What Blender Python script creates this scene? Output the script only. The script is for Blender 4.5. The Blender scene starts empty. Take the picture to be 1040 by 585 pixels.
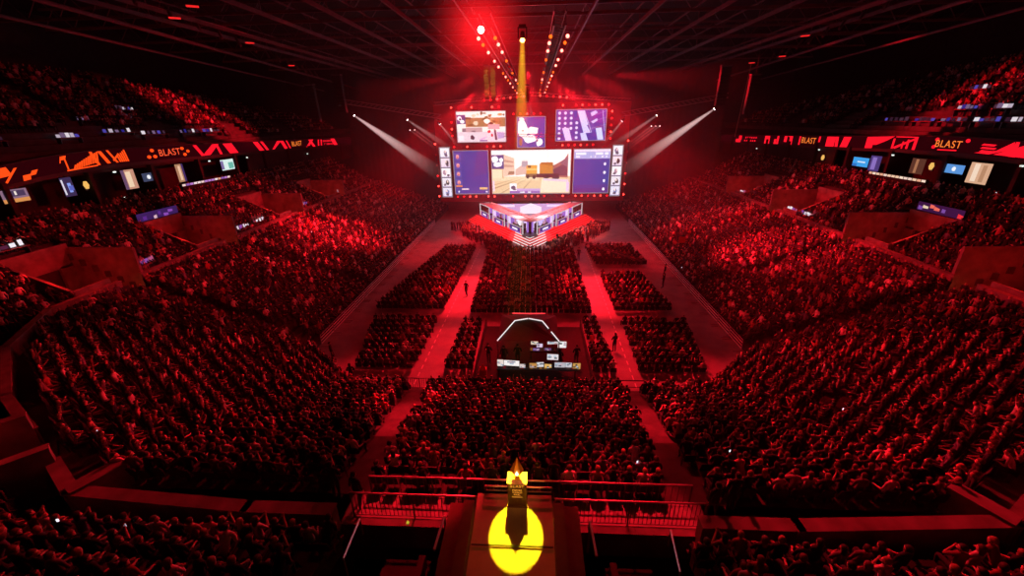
import bpy, bmesh, math, random
import numpy as np
from mathutils import Vector, Matrix

random.seed(11)
RNG = np.random.default_rng(11)
SC = bpy.context.scene
COL = SC.collection
PI = math.pi

# ------------------------------------------------------------------ materials
def lin(c):
    return c / 12.92 if c <= 0.04045 else ((c + 0.055) / 1.055) ** 2.4
def hx(h):
    h = h.lstrip('#')
    return tuple(lin(int(h[i:i + 2], 16) / 255) for i in (0, 2, 4))

MATS = {}
def mat(name, color, rough=0.7, metal=0.0, noise=0.0, nscale=3.0, bump=0.0):
    if name in MATS: return MATS[name]
    m = bpy.data.materials.new(name); m.use_nodes = True
    nt = m.node_tree; b = nt.nodes['Principled BSDF']
    b.inputs['Roughness'].default_value = rough
    b.inputs['Metallic'].default_value = metal
    b.inputs['Base Color'].default_value = (*color, 1)
    if noise or bump:
        tc = nt.nodes.new('ShaderNodeTexCoord')
        n = nt.nodes.new('ShaderNodeTexNoise'); n.inputs['Scale'].default_value = nscale
        n.inputs['Detail'].default_value = 5
        nt.links.new(tc.outputs['Object'], n.inputs['Vector'])
        if noise:
            r = nt.nodes.new('ShaderNodeValToRGB')
            r.color_ramp.elements[0].position = 0.3; r.color_ramp.elements[1].position = 0.7
            r.color_ramp.elements[0].color = (*[c * (1 - noise) for c in color], 1)
            r.color_ramp.elements[1].color = (*[min(1, c * (1 + noise)) for c in color], 1)
            nt.links.new(n.outputs['Fac'], r.inputs['Fac'])
            nt.links.new(r.outputs['Color'], b.inputs['Base Color'])
        if bump:
            bp = nt.nodes.new('ShaderNodeBump'); bp.inputs['Strength'].default_value = bump
            nt.links.new(n.outputs['Fac'], bp.inputs['Height'])
            nt.links.new(bp.outputs['Normal'], b.inputs['Normal'])
    MATS[name] = m
    return m

def glow(name, color, strength=1.0, sample=False):
    if name in MATS: return MATS[name]
    m = bpy.data.materials.new(name); m.use_nodes = True
    b = m.node_tree.nodes['Principled BSDF']
    b.inputs['Base Color'].default_value = (0.01, 0.01, 0.01, 1)
    b.inputs['Emission Color'].default_value = (*color, 1)
    b.inputs['Emission Strength'].default_value = strength
    if not sample: m.cycles.emission_sampling = 'NONE'
    MATS[name] = m
    return m

def attr_glow(name, strength=1.0, sample=True):
    """LED panel: emission colour read from the face colours of the picture mesh."""
    if name in MATS: return MATS[name]
    m = bpy.data.materials.new(name); m.use_nodes = True
    nt = m.node_tree; b = nt.nodes['Principled BSDF']
    a = nt.nodes.new('ShaderNodeAttribute'); a.attribute_name = 'tint'
    b.inputs['Base Color'].default_value = (0.01, 0.01, 0.01, 1)
    b.inputs['Roughness'].default_value = 0.8; b.inputs['Specular IOR Level'].default_value = 0.0
    nt.links.new(a.outputs['Color'], b.inputs['Emission Color'])
    b.inputs['Emission Strength'].default_value = strength
    if not sample: m.cycles.emission_sampling = 'NONE'
    MATS[name] = m
    return m

def attr_mat(name, rough=0.8):
    if name in MATS: return MATS[name]
    m = bpy.data.materials.new(name); m.use_nodes = True
    nt = m.node_tree; b = nt.nodes['Principled BSDF']
    a = nt.nodes.new('ShaderNodeAttribute'); a.attribute_name = 'tint'
    b.inputs['Roughness'].default_value = rough
    nt.links.new(a.outputs['Color'], b.inputs['Base Color'])
    MATS[name] = m
    return m

def object_mat(name, rough=0.85):
    """cloth / hair coloured by each object's own colour, with a woven noise"""
    if name in MATS: return MATS[name]
    m = bpy.data.materials.new(name); m.use_nodes = True
    nt = m.node_tree; b = nt.nodes['Principled BSDF']
    oi = nt.nodes.new('ShaderNodeObjectInfo')
    tc = nt.nodes.new('ShaderNodeTexCoord')
    n = nt.nodes.new('ShaderNodeTexNoise'); n.inputs['Scale'].default_value = 9
    mp = nt.nodes.new('ShaderNodeMapRange'); mp.inputs['To Min'].default_value = 0.7; mp.inputs['To Max'].default_value = 1.2
    mx = nt.nodes.new('ShaderNodeVectorMath'); mx.operation = 'SCALE'
    nt.links.new(tc.outputs['Object'], n.inputs['Vector'])
    nt.links.new(n.outputs['Fac'], mp.inputs['Value'])
    nt.links.new(oi.outputs['Color'], mx.inputs[0])
    nt.links.new(mp.outputs['Result'], mx.inputs['Scale'])
    nt.links.new(mx.outputs['Vector'], b.inputs['Base Color'])
    b.inputs['Roughness'].default_value = rough
    MATS[name] = m
    return m

concrete = mat('concrete', (0.20, 0.19, 0.18), 0.85, 0, 0.35, 1.3, 0.15)
tread = mat('terrace_concrete', (0.07, 0.068, 0.066), 0.9, 0, 0.3, 1.5)
floor_m = mat('arena_floor', (0.30, 0.29, 0.29), 0.55, 0, 0.2, 0.8)
roof_m = mat('roof_deck', (0.02, 0.02, 0.022), 0.9, 0, 0.3, 0.6)
curtain_m = mat('black_drape', (0.035, 0.033, 0.036), 0.95, 0, 0.3, 2.0)
steel_m = mat('roof_steel', (0.20, 0.15, 0.18), 0.5, 0.3, 0.2, 2.0)
alu_m = mat('aluminium', (0.55, 0.55, 0.57), 0.35, 0.7, 0.1, 6.0)
black_m = mat('black_plastic', (0.012, 0.012, 0.013), 0.8, 0, 0.2, 8)
rail_m = mat('painted_rail', (0.10, 0.10, 0.11), 0.4, 0.4)
railing_m = mat('steel_railing', (0.42, 0.42, 0.44), 0.35, 0.5)
seat_m = mat('seat_plastic', (0.02, 0.02, 0.022), 0.6, 0, 0.2, 10)
white_m = mat('white_gloss', (0.8, 0.8, 0.8), 0.4, 0, 0.05, 4)
carpet_m = mat('red_carpet', (0.75, 0.02, 0.03), 0.9, 0, 0.2, 14, 0.2)
deck_m = mat('stage_deck_black', (0.03, 0.03, 0.035), 0.4, 0, 0.2, 3)
suite_m = mat('suite_wall', (0.03, 0.022, 0.02), 0.8, 0, 0.4, 1.0)
wood_m = mat('walnut_panel', (0.20, 0.10, 0.05), 0.6, 0, 0.4, 2.0)
gold_m = mat('gold_metal', (0.95, 0.62, 0.12), 0.4, 0.25, 0.05, 5)
plinth_m = mat('plinth_brown', (0.10, 0.05, 0.03), 0.5, 0, 0.15, 6)
array_m = mat('speaker_grille', (0.30, 0.25, 0.16), 0.7, 0.2, 0.2, 20)
skin_m = mat('skin', (0.55, 0.36, 0.27), 0.6, 0, 0.08, 30)
trouser_m = mat('trousers', (0.035, 0.04, 0.06), 0.9, 0, 0.3, 20)
shoe_m = mat('shoes', (0.03, 0.03, 0.03), 0.6)
eye_m = mat('eye_dark', (0.02, 0.015, 0.012), 0.2)
shirt_m = object_mat('shirt')
hair_m = object_mat('hair', 0.7)
crowd_m = attr_mat('crowd_cloth')
led = attr_glow('led_picture', 1.22, True)
led_dim = attr_glow('led_small', 1.0, False)
red_hot = glow('lamp_red_hot', (1.0, 0.035, 0.025), 7)
red_on = glow('lamp_red', (1.0, 0.006, 0.01), 3)
red_dim = glow('lamp_red_dim', (0.5, 0.004, 0.01), 0.5)
row_hot = glow('lamp_row_hot', (1.0, 0.16, 0.12), 6)
row_org = glow('lamp_row_orange', (1.0, 0.12, 0.01), 2)
yellow_hot = glow('lamp_yellow', (1.0, 0.75, 0.12), 8)
white_hot = glow('lamp_white', (1, 0.95, 0.92), 8)
white_led = glow('white_led_strip', (1, 0.93, 0.93), 0.9)
red_led = glow('red_led_strip', (1, 0.05, 0.06), 1.3)
pink_led = glow('pink_led_strip', (1, 0.25, 0.28), 1.1)
steplight = glow('step_light', (1, 0.8, 0.6), 2.0)

# ------------------------------------------------------------------ mesh builder
class MB:
    def __init__(s): s.v = []; s.f = []; s.m = []; s.c = []
    def add(s, vs, fs, mi=0, col=(1, 1, 1)):
        o = len(s.v); s.v += [tuple(x) for x in vs]
        for f in fs:
            s.f.append([i + o for i in f]); s.m.append(mi); s.c.append(col)
        return s
    def box(s, c, d, rz=0.0, mi=0, col=(1, 1, 1), taper=1.0):
        x, y, z = d[0] / 2, d[1] / 2, d[2] / 2
        cs, sn = math.cos(rz), math.sin(rz); vs = []
        for k, (dx, dy, dz) in enumerate([(-x, -y, -z), (x, -y, -z), (x, y, -z), (-x, y, -z), (-x, -y, z), (x, -y, z), (x, y, z), (-x, y, z)]):
            if k >= 4: dx *= taper; dy *= taper
            vs.append((c[0] + dx * cs - dy * sn, c[1] + dx * sn + dy * cs, c[2] + dz))
        return s.add(vs, [(0, 3, 2, 1), (4, 5, 6, 7), (0, 1, 5, 4), (1, 2, 6, 5), (2, 3, 7, 6), (3, 0, 4, 7)], mi, col)
    def bar(s, p, q, r, n=6, mi=0, r2=None, col=(1, 1, 1)):
        p, q = Vector(p), Vector(q); d = (q - p)
        if d.length < 1e-6: return s
        d.normalize(); a = d.cross(Vector((0, 0, 1)) if abs(d.z) < 0.9 else Vector((1, 0, 0))).normalized(); b = d.cross(a)
        r2 = r if r2 is None else r2; vs = []
        for base, rr in ((p, r), (q, r2)):
            for k in range(n):
                t = 2 * PI * k / n + PI / n
                vs.append(base + (a * math.cos(t) + b * math.sin(t)) * rr)
        fs = [(k, (k + 1) % n, n + (k + 1) % n, n + k) for k in range(n)]
        fs += [tuple(range(n))[::-1], tuple(range(n, 2 * n))]
        return s.add(vs, fs, mi, col)
    def path(s, pts, r, n=6, mi=0):
        for a, b in zip(pts[:-1], pts[1:]): s.bar(a, b, r, n, mi)
        return s
    def poly(s, pts, mi=0, col=(1, 1, 1)):
        return s.add(pts, [tuple(range(len(pts)))], mi, col)
    def prism(s, pts, z0, z1, mi=0):
        n = len(pts)
        vs = [(x, y, z0) for x, y in pts] + [(x, y, z1) for x, y in pts]
        fs = [tuple(range(n))[::-1], tuple(range(n, 2 * n))] + [(k, (k + 1) % n, n + (k + 1) % n, n + k) for k in range(n)]
        return s.add(vs, fs, mi)
    def lathe(s, prof, n=12, c=(0, 0, 0), mi=0, axis='z'):
        vs = []
        for r, z in prof:
            for k in range(n):
                t = 2 * PI * k / n
                if axis == 'z': vs.append((c[0] + r * math.cos(t), c[1] + r * math.sin(t), c[2] + z))
                else: vs.append((c[0] + r * math.cos(t), c[1] + z, c[2] + r * math.sin(t)))
        fs = []
        for i in range(len(prof) - 1):
            for k in range(n):
                fs.append((i * n + k, i * n + (k + 1) % n, (i + 1) * n + (k + 1) % n, (i + 1) * n + k))
        fs += [tuple(range(n))[::-1], tuple((len(prof) - 1) * n + k for k in range(n))]
        return s.add(vs, fs, mi)
    def mesh(s, name, mats, bevel=0, smooth=False, tint=False):
        me = bpy.data.meshes.new(name); me.from_pydata(s.v, [], s.f)
        for m in (mats if isinstance(mats, (list, tuple)) else [mats]): me.materials.append(m)
        me.polygons.foreach_set('material_index', s.m)
        if smooth: me.polygons.foreach_set('use_smooth', [True] * len(s.f))
        if tint:
            a = me.attributes.new('tint', 'FLOAT_COLOR', 'FACE')
            a.data.foreach_set('color', [k for c in s.c for k in (*c, 1.0)])
        me.update()
        return me
    def build(s, name, mats, parent=None, loc=(0, 0, 0), rz=0.0, smooth=False, tint=False, **tags):
        o = bpy.data.objects.new(name, s.mesh(name, mats, 0, smooth, tint)); COL.objects.link(o)
        o.location = loc; o.rotation_euler = (0, 0, rz)
        if parent: o.parent = parent
        for k, v in tags.items(): o[k] = v
        return o

def empty(name, label, cat, loc=(0, 0, 0), rz=0.0, group=None):
    o = bpy.data.objects.new(name, None); COL.objects.link(o)
    o.location = loc; o.rotation_euler = (0, 0, rz); o.empty_display_size = 0.2
    o['label'] = label; o['category'] = cat
    if group: o['group'] = group
    return o

def tags(label, cat, group=None):
    d = dict(label=label, category=cat)
    if group: d['group'] = group
    return d
S = dict(kind='structure')

def copy_tree(o, parent=None):
    c = o.copy(); COL.objects.link(c)
    if parent: c.parent = parent
    for ch in list(o.children): copy_tree(ch, c)
    return c

ORD = 'zeroth first second third fourth fifth sixth seventh eighth ninth tenth eleventh twelfth thirteenth fourteenth fifteenth sixteenth seventeenth eighteenth nineteenth twentieth'.split()
def nth(k):
    if k <= 20: return ORD[k]
    t = {2: 'twenty', 3: 'thirty', 4: 'forty', 5: 'fifty', 6: 'sixty'}[k // 10]
    return (t + '-' + ORD[k % 10]) if k % 10 else t[:-1] + 'ieth'

def text_obj(body, size, material, loc, rot, parent, name='lettering', extrude=0.004, spacing=1.0):
    cu = bpy.data.curves.new(name, 'FONT'); cu.body = body; cu.size = size
    cu.align_x = 'CENTER'; cu.align_y = 'CENTER'; cu.extrude = extrude; cu.space_character = spacing
    t = bpy.data.objects.new(name, cu); COL.objects.link(t)
    dg = bpy.context.evaluated_depsgraph_get()
    me = bpy.data.meshes.new_from_object(t.evaluated_get(dg)); me.materials.clear(); me.materials.append(material)
    bpy.data.objects.remove(t)
    o = bpy.data.objects.new(name, me); COL.objects.link(o)
    o.location = loc; o.rotation_euler = rot
    if parent: o.parent = parent
    return o

# ------------------------------------------------------------------ camera
CAM_Z = 18.0; CAM_X = 0.65
cam = bpy.data.cameras.new('camera'); co = bpy.data.objects.new('camera', cam); COL.objects.link(co)
cam.sensor_width = 36; cam.lens = 415 / 1040 * 36; cam.clip_end = 400
R = Matrix.Rotation(math.radians(3.313), 4, 'Z') @ Matrix.Rotation(math.radians(90 - 22.52), 4, 'X') @ Matrix.Rotation(math.radians(-1.0), 4, 'Z')
co.matrix_world = Matrix.Translation((CAM_X, 0, CAM_Z)) @ R
SC.camera = co
def project(p):
    q = R.inverted() @ (Vector(p) - Vector((CAM_X, 0, CAM_Z)))
    d = -q.z
    return (520 + q.x * 415 / d, 292.5 - q.y * 415 / d, d) if d > 0.1 else (-1e4, -1e4, d)

# ------------------------------------------------------------------ setting
MB().box((0, 45, -0.15), (140, 150, 0.3)).build('floor', floor_m, **S)
MB().box((0, 45, 31.2), (140, 150, 0.4)).build('ceiling', roof_m, **S)
MB().box((0, 112, 15.5), (140, 0.5, 31)).build('wall_back', curtain_m, **S)
MB().box((-62, 45, 15.5), (0.5, 150, 31)).build('wall_left', curtain_m, **S)
MB().box((62, 45, 15.5), (0.5, 150, 31)).build('wall_right', curtain_m, **S)
MB().box((0, -22, 15.5), (124, 0.5, 31)).build('wall_front', curtain_m, **S)
# black drape hung behind and beside the stage, folded
def drape(name, xs, y0, z0, z1, amp=0.05, **tg):
    b = MB(); n = int((xs[1] - xs[0]) / 0.35)
    vs = []
    for i in range(n + 1):
        x = xs[0] + (xs[1] - xs[0]) * i / n; y = y0 + amp * math.sin(i * 1.7)
        vs += [(x, y, z0), (x, y, z1)]
    b.add(vs, [(2 * i, 2 * i + 2, 2 * i + 3, 2 * i + 1) for i in range(n)])
    return b.build(name, curtain_m, smooth=True, **tg)
drape('wall_curtain', (-41.5, 41.5), 98.0, 0, 30, **S)

GAPS = [30.2, 42.4, 57.0, 71.0]
PARX, PARZ = 33.1, 6.25
LOW_IN = [(-18.4, 88), (-18.4, 29), (-12.5, 23.6), (12.5, 23.6), (18.4, 29), (18.4, 88)]
LOW_OUT = [(-32.2, 88), (-32.2, 22.6), (-15.5, 11.25), (15.5, 11.25), (32.2, 22.6), (32.2, 88)]
UP_IN = [(-33.9, 88), (-33.9, 20.6), (-17.2, 8.4), (17.2, 8.4), (33.9, 20.6), (33.9, 88)]
UP_OUT = [(-42.4, 88), (-42.4, 16.8), (-20.6, 0.3), (20.6, 0.3), (42.4, 16.8), (42.4, 88)]
TOP_IN = [(-44.6, 112), (-44.6, 14)]
TOP_OUT = [(-56.6, 112), (-56.6, 14)]
def lerp(a, b, t): return (a[0] + (b[0] - a[0]) * t, a[1] + (b[1] - a[1]) * t)

def terraces(name, pin, pout, n, z0, rise, holes=(), clip=None):
    """stepped rows between an inner and an outer line; holes = (segment, y0, y1, rows)"""
    b = MB()
    for k in range(len(pin) - 1):
        for i in range(n):
            ta, tb = (i - 0.5) / (n - 1), (i + 0.5) / (n - 1)
            A0, B0 = lerp(pin[k], pout[k], ta), lerp(pin[k + 1], pout[k + 1], ta)
            A1, B1 = lerp(pin[k], pout[k], tb), lerp(pin[k + 1], pout[k + 1], tb)
            z = z0 + rise * i
            iv = [(0.0, 1.0)]
            for (sg, ya, yb, rows) in holes:
                if sg == k and i < rows:
                    ax = 1 if sg in (0, 4) else 0
                    ya_t = (ya - A0[ax]) / (B0[ax] - A0[ax]); yb_t = (yb - A0[ax]) / (B0[ax] - A0[ax])
                    lo, hi = min(ya_t, yb_t), max(ya_t, yb_t)
                    iv = [p for (a, c) in iv for p in ((a, min(c, lo)), (max(a, hi), c)) if p[1] - p[0] > 1e-4]
            for (a, c) in iv:
                P, Q = lerp(A0, B0, a), lerp(A0, B0, c); U, V = lerp(A1, B1, a), lerp(A1, B1, c)
                if clip and clip(i, (P[1] + Q[1]) / 2): continue
                zb = z - rise - 0.06
                b.add([(P[0], P[1], z), (Q[0], Q[1], z), (V[0], V[1], z), (U[0], U[1], z),
                       (P[0], P[1], zb), (Q[0], Q[1], zb), (V[0], V[1], zb), (U[0], U[1], zb)],
                      [(0, 1, 2, 3), (0, 4, 5, 1), (1, 5, 6, 2), (3, 7, 4, 0)])
    return b.build(name, tread, **S)

NLOW, LOWZ, LOWR = 17, 0.30, 0.30
NUP, UPZ, UPR = 10, 5.45, 0.50
NTOP, TOPZ, TOPR = 15, 15.9, 0.52
terraces('floor_lower_tier', LOW_IN, LOW_OUT, NLOW, LOWZ, LOWR)
holes = []
for g in GAPS:
    holes += [(0, g - 3.8, g + 1.3, 6), (4, g - 3.8, g + 1.3, 6)]
holes.append((2, -5.6, 5.6, 20))
terraces('floor_middle_tier', UP_IN, UP_OUT, NUP, UPZ, UPR, holes)
def top_rows(Y): return 15 if Y < 55 else max(0.0, 15 - (Y - 55) * 0.27)
TSEG = [112, 100, 92, 86, 80, 74, 68, 62, 56, 44, 32, 14]
for sx in (-1, 1):
    b_in = [(sx * 44.6, y) for y in TSEG]; b_out = [(sx * 56.6, y) for y in TSEG]
    terraces('floor_upper_tier', b_in, b_out, NTOP, TOPZ, TOPR, clip=lambda i, Y: i > top_rows(Y))

# parapet round the top of the lower bowl, open at the vomitories
def wall_run(pts, z0, z1, th, name='wall_parapet', m=concrete, cap=True, parent=None, **tg):
    b = MB()
    for (p, q) in zip(pts[:-1], pts[1:]):
        d = math.hypot(q[0] - p[0], q[1] - p[1]); a = math.atan2(q[1] - p[1], q[0] - p[0])
        c = ((p[0] + q[0]) / 2, (p[1] + q[1]) / 2)
        b.box((*c, (z0 + z1) / 2), (d + th * 0.6, th, z1 - z0), a)
        if cap: b.box((*c, z1 + 0.03), (d + th * 0.7, th + 0.1, 0.06), a)
    return b.build(name, m, parent, **(tg or S))
for sx in (-1, 1):
    ys = [88]
    for g in reversed(GAPS): ys += [g + 1.0, g - 1.0]
    ys += [22.4]
    for k in range(0, len(ys) - 1, 2):
        if k == len(ys) - 2:
            wall_run([(sx * PARX, ys[k]), (sx * PARX, 24.0), (sx * 29.9, 19.0), (sx * 24.4, 14.7), (sx * 20.4, 12.5)], 4.6, PARZ, 0.32)
        else:
            wall_run([(sx * PARX, ys[k]), (sx * PARX, ys[k + 1])], 4.6, PARZ, 0.32)
    # corner piece and end piece of the parapet, with the slip wall at the corner opening
    wall_run([(sx * 17.9, 11.1), (sx * 15.8, 9.85), (sx * 9.0, 9.45), (sx * 6.1, 9.45)], 4.4, 6.0, 0.36)
    wall_run([(sx * 15.7, 9.9), (sx * 15.1, 11.0)], 4.4, 6.1, 0.5)
    wall_run([(sx * 17.9, 11.1), (sx * 21.3, 7.5)], 4.6, 6.7, 0.3)
    wall_run([(sx * 20.4, 12.5), (sx * 24.0, 8.6)], 4.6, 7.0, 0.3)

# vomitory pits in the middle tier
for gi, g in enumerate(GAPS):
    for sx in (-1, 1):
        x0, x1 = PARX, 39.0; ya, yb = g - 3.8, g + 1.1
        b = MB()
        X = lambda x: sx * x
        b.box((X((x0 + x1) / 2), yb + 0.12, 6.2), (x1 - x0, 0.24, 4.6))            # far side wall, tall
        b.box((X(x1 + 0.1), (ya + yb) / 2, 7.9), (0.24, yb - ya + 0.3, 1.9))        # back wall above the doorway
        b.box((X(x1 + 0.1), yb - 0.5, 5.4), (0.24, 1.0, 3.4))
        b.box((X(x1 + 0.1), ya + 0.5, 5.4), (0.24, 1.0, 3.4))
        # near side wall with a raking top
        vs = []
        for yy in (ya - 0.12, ya + 0.12):
            vs += [(X(x0 + 0.6), yy, 3.9), (X(x1), yy, 3.9), (X(x1), yy, 8.85), (X(x0 + 0.6), yy, 6.5)]
        b.add(vs, [(0, 1, 2, 3), (4, 7, 6, 5), (0, 3, 7, 4), (3, 2, 6, 7), (1, 5, 6, 2), (0, 4, 5, 1)])
        b.box((X(x0 + 0.75), (ya + g - 1.0) / 2, 5.6), (0.2, g - 1.0 - ya, 1.9))     # inner front wall
        b.box((X((x0 + x1) / 2), (ya + yb) / 2, 3.95), (x1 - x0, yb - ya, 0.12))     # landing
        for q in range(5): b.box((X(x0 - 0.2 - q * 0.3), g, 4.9 - q * 0.25), (0.3, 1.9, 0.25))
        b.build('wall_vomitory', concrete, **S)
        MB().box((X(x1 + 0.3), (ya + yb) / 2, 5.4), (0.1, yb - ya - 2, 3.0)).build('door_%d' % (gi * 2 + (sx > 0) + 1), curtain_m, **S)
        side = 'left' if sx < 0 else 'right'
        if gi < 2 or sx > 0:
            MB().box((0, 0, 0), (0.42, 0.12, 0.07)).build('step_light', [steplight], loc=(X(x0 - 0.45), g - 0.3, 4.95),
                **tags('small white lamp glowing at foot of the %s vomitory stairs on the %s side' % (nth(gi + 1) + ' nearest', side), 'lamp'))

# suite level, ribbon ledge
for sx, sd in ((-1, 'left'), (1, 'right')):
    b = MB()
    b.box((sx * 46.0, 50, 12.1), (0.3, 120, 4.2))
    b.box((sx * 44.6, 50, 10.2), (3.2, 120, 0.3)); b.box((sx * 44.9, 50, 13.75), (3.4, 120, 0.3))
    for y in range(18, 110, 7):
        b.box((sx * 44.3, y, 12.0), (3.2, 0.35, 3.6))
    b.box((sx * 43.3, 85, 12.0), (0.25, 44, 3.6))
    b.build('wall_suite_' + sd, suite_m, **S)

# ceiling steel: long chords, cross chords, thin lacing
b = MB()
for x in (-31, -21.5, -16, -10.5, -5.3, 5.3, 10.5, 16, 21.5, 31):
    b.box((x, 50, 26.2), (0.16, 92, 0.30)); b.box((x, 50, 27.6), (0.12, 92, 0.12))
    for y in range(6, 94, 8): b.box((x, y, 26.9), (0.08, 0.08, 1.4))
b.build('trim_1', steel_m, **S)
b = MB()
for i, y in enumerate((26, 31, 34, 41, 45, 53, 60, 70, 82)):
    b.box((0, y, 26.9), (96, 0.14, 0.22)); b.box((0, y, 28.6), (96, 0.14, 0.2))
    for x in range(-48, 48, 3):
        b.bar((x, y, 26.9), (x + 1.5, y, 28.6), 0.04, 4); b.bar((x + 1.5, y, 28.6), (x + 3, y, 26.9), 0.04, 4)
b.build('trim_2', steel_m, **S)
b = MB()
for sx in (-1, 1):
    b.bar((sx * 30, 20, 25.6), (sx * 38, 96, 24.6), 0.15); b.bar((sx * 36, 20, 25.6), (sx * 45, 96, 24.2), 0.12)
    b.box((sx * 27, 55, 25.8), (1.0, 70, 0.08))
    for q in range(14): b.bar((sx * (24 + q), 26 + q * 4, 25.2), (sx * (25 + q), 27 + q * 4, 26.2), 0.12)
b.build('trim_3', steel_m, **S)

MB().box((0, 5.5, 3.3), (11.4, 8.2, 0.2)).build('floor_pit', mat('pit_painted_shade', (.012, .011, .011), .95), **S)  # shade of the unlit pit put into a near-black colour
# near end: concourse strip, centre gangway, side pits
b = MB()
b.box((0.3, 10.28, 5.1), (12.6, 1.1, 0.1))
b.build('floor_concourse', floor_m, **S)
b = MB()
b.box((0.03, 6.7, 5.86), (2.56, 7.4, 0.28)); b.box((0.03, 10.35, 5.1), (2.56, 0.1, 1.8))
b.build('floor_gangway', mat('gangway_concrete', (0.34, 0.30, 0.26), 0.8, 0, 0.1, 3), **S)
for sx, xw in ((-1, -1.42), (1, 1.48)):
    vs = []
    b = MB(); b.box((xw, 6.3, 6.1), (0.34, 6.6, 0.8)); b.box((xw + sx * 0.4, 6.3, 5.4), (0.46, 6.6, 1.9))
    b.build('wall_gangway', mat('gangway_wall', (0.10, 0.06, 0.04), 0.8, 0, 0.2, 3), **S)
    b = MB()
    b.box((0.15 + sx * 3.9, 9.72, 4.6), (4.4, 0.3, 1.0)); b.box((0.15 + sx * 3.9, 9.72, 5.16), (4.4, 0.3, 0.06))
    b.build('wall_pit_front', concrete, **S)
    b = MB()
    for q in range(7): b.box((0.15 + sx * 3.6, 8.7 - q * 0.38, 4.4 + q * 0.16), (1.5, 0.38, 0.2))
    b.box((0.15 + sx * 3.0, 7.8, 4.6), (0.2, 1.6, 1.2))
    b.build('floor_pit_stairs', mat('pit_painted_shade', (.012, .011, .011), .95), **S)  # same near-black colour, painting the stairs as shaded
    MB().path([(sx * 4.9, 9.0, 5.5), (sx * 4.9, 9.0, 6.2), (sx * 4.5, 7.2, 7.0), (sx * 4.5, 7.2, 5.6)], 0.035).build('handrail', alu_m,
        **tags('slanted steel handrail in the dark pit %s of the yellow spot' % ('left' if sx < 0 else 'right'), 'handrail'))
    MB().path([(0.15 + sx * 2.25, 8.9, 5.2), (0.15 + sx * 2.25, 8.9, 6.6), (0.15 + sx * 2.25, 7.6, 6.9)], 0.04).build('guide_rail', alu_m,
        **tags('short upright rail beside the %s gangway wall' % ('left' if sx < 0 else 'right'), 'handrail'))

# ------------------------------------------------------------------ railings and barriers
def bar_railing(p, q, z, h, label, name='bar_railing', step=0.14, bars=True, group=None):
    r = empty(name, label, 'railing', (p[0], p[1], z), 0, group)
    d = Vector((q[0] - p[0], q[1] - p[1], 0)); L = d.length; n = max(1, round(L / 2.2))
    MB().bar((0, 0, h), (d.x, d.y, h), 0.035, 8).build('top_rail', railing_m, r)
    MB().bar((0, 0, 0.12), (d.x, d.y, 0.12), 0.022, 6).build('bottom_rail', railing_m, r)
    for k in range(n + 1):
        t = k / n
        MB().bar((d.x * t, d.y * t, 0), (d.x * t, d.y * t, h), 0.03, 6).build('post', rail_m, r)
    if bars:
        m = int(L / step); bal = None
        for k in range(1, m):
            t = k / m
            if bal is None: bal = o = MB().bar((0, 0, 0.12), (0, 0, h), 0.013, 4).build('baluster', rail_m, r)
            else: o = copy_tree(bal, r)
            o.location = (d.x * t, d.y * t, 0)
    return r
bar_railing((-5.6, 9.9), (-1.3, 9.9), 5.15, 1.15, 'dark barred railing left of the yellow spotlit platform')
bar_railing((-1.0, 10.33), (1.3, 10.33), 6.0, 0.32, 'low barred railing right behind the trophy pedestal')
bar_railing((1.4, 9.9), (6.3, 9.9), 5.15, 1.15, 'dark barred railing right of the yellow spotlit platform')
bar_railing((-5.3, 10.8), (6.2, 10.8), 5.15, 0.95, 'long steel railing behind the last row of the centre block', step=0.22)
bar_railing((-9.4, 23.95), (-3.6, 23.95), 0.0, 1.1, 'barred floor fence at foot of the left stair aisle', step=0.16)
bar_railing((-3.2, 23.55), (6.0, 23.55), 0.0, 1.05, 'barred floor fence in front of the centre block below the mixing desk', step=0.16)
# stair gate at the right aisle foot
g = empty('stair_gate', 'dark pipe handrail frame at foot of the right stair aisle', 'railing', (7.0, 24.0, 0))
MB().path([(-0.95, 0, 0), (-0.95, 0, 1.15), (1.3, 0, 1.15), (1.3, 0, 0)], 0.04).build('frame', rail_m, g)
MB().path([(-0.95, 0, 0.6), (1.3, 0, 0.6)], 0.03).build('mid_rail', rail_m, g)
MB().path([(1.3, 0, 1.15), (1.9, -1.8, 1.35), (1.9, -1.8, 0.4)], 0.035).build('handrail', rail_m, g)
MB().path([(-0.95, 0, 1.15), (-1.6, -1.6, 1.35), (-1.6, -1.6, 0.4)], 0.035).build('handrail', rail_m, g)

def crowd_barrier(label, group):
    r = empty('crowd_barrier', label, 'barrier', group=group)
    b = MB(); b.path([(0, -1.15, 0.05), (0, -1.15, 1.12), (0, 1.15, 1.12), (0, 1.15, 0.05)], 0.028)
    b.build('frame', alu_m, r)
    for z in (0.35, 0.62, 0.88): MB().box((0, 0, z), (0.03, 2.26, 0.09)).build('slat', white_m, r)
    for y in (-1.0, 1.0): MB().box((0.25, y, 0.03), (0.7, 0.08, 0.05)).build('foot', alu_m, r)
    return r
proto = None
for sx, sd in ((-1, 'left'), (1, 'right')):
    for k in range(18):
        lab = '%s silver crowd barrier from the near end along the %s stand' % (nth(k + 1), sd)
        if proto is None: proto = o = crowd_barrier(lab, 'crowd barriers along the stands')
        else: o = copy_tree(proto)
        o['label'] = lab; o.location = (sx * 17.6, 31.0 + k * 2.42, 0); o.rotation_euler.z = 0 if sx < 0 else PI
# white dashed tape along the aisles
b = MB()
for k in range(34):
    t = k / 33
    b.box((-8.15 + 0.75 * t, 25 + 33 * t, 0.006), (0.08, 0.55, 0.012)); b.box((8.05 + 0.2 * t, 25 + 33 * t, 0.006), (0.08, 0.55, 0.012))
b.build('trim_4', white_m, **S)

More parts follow.
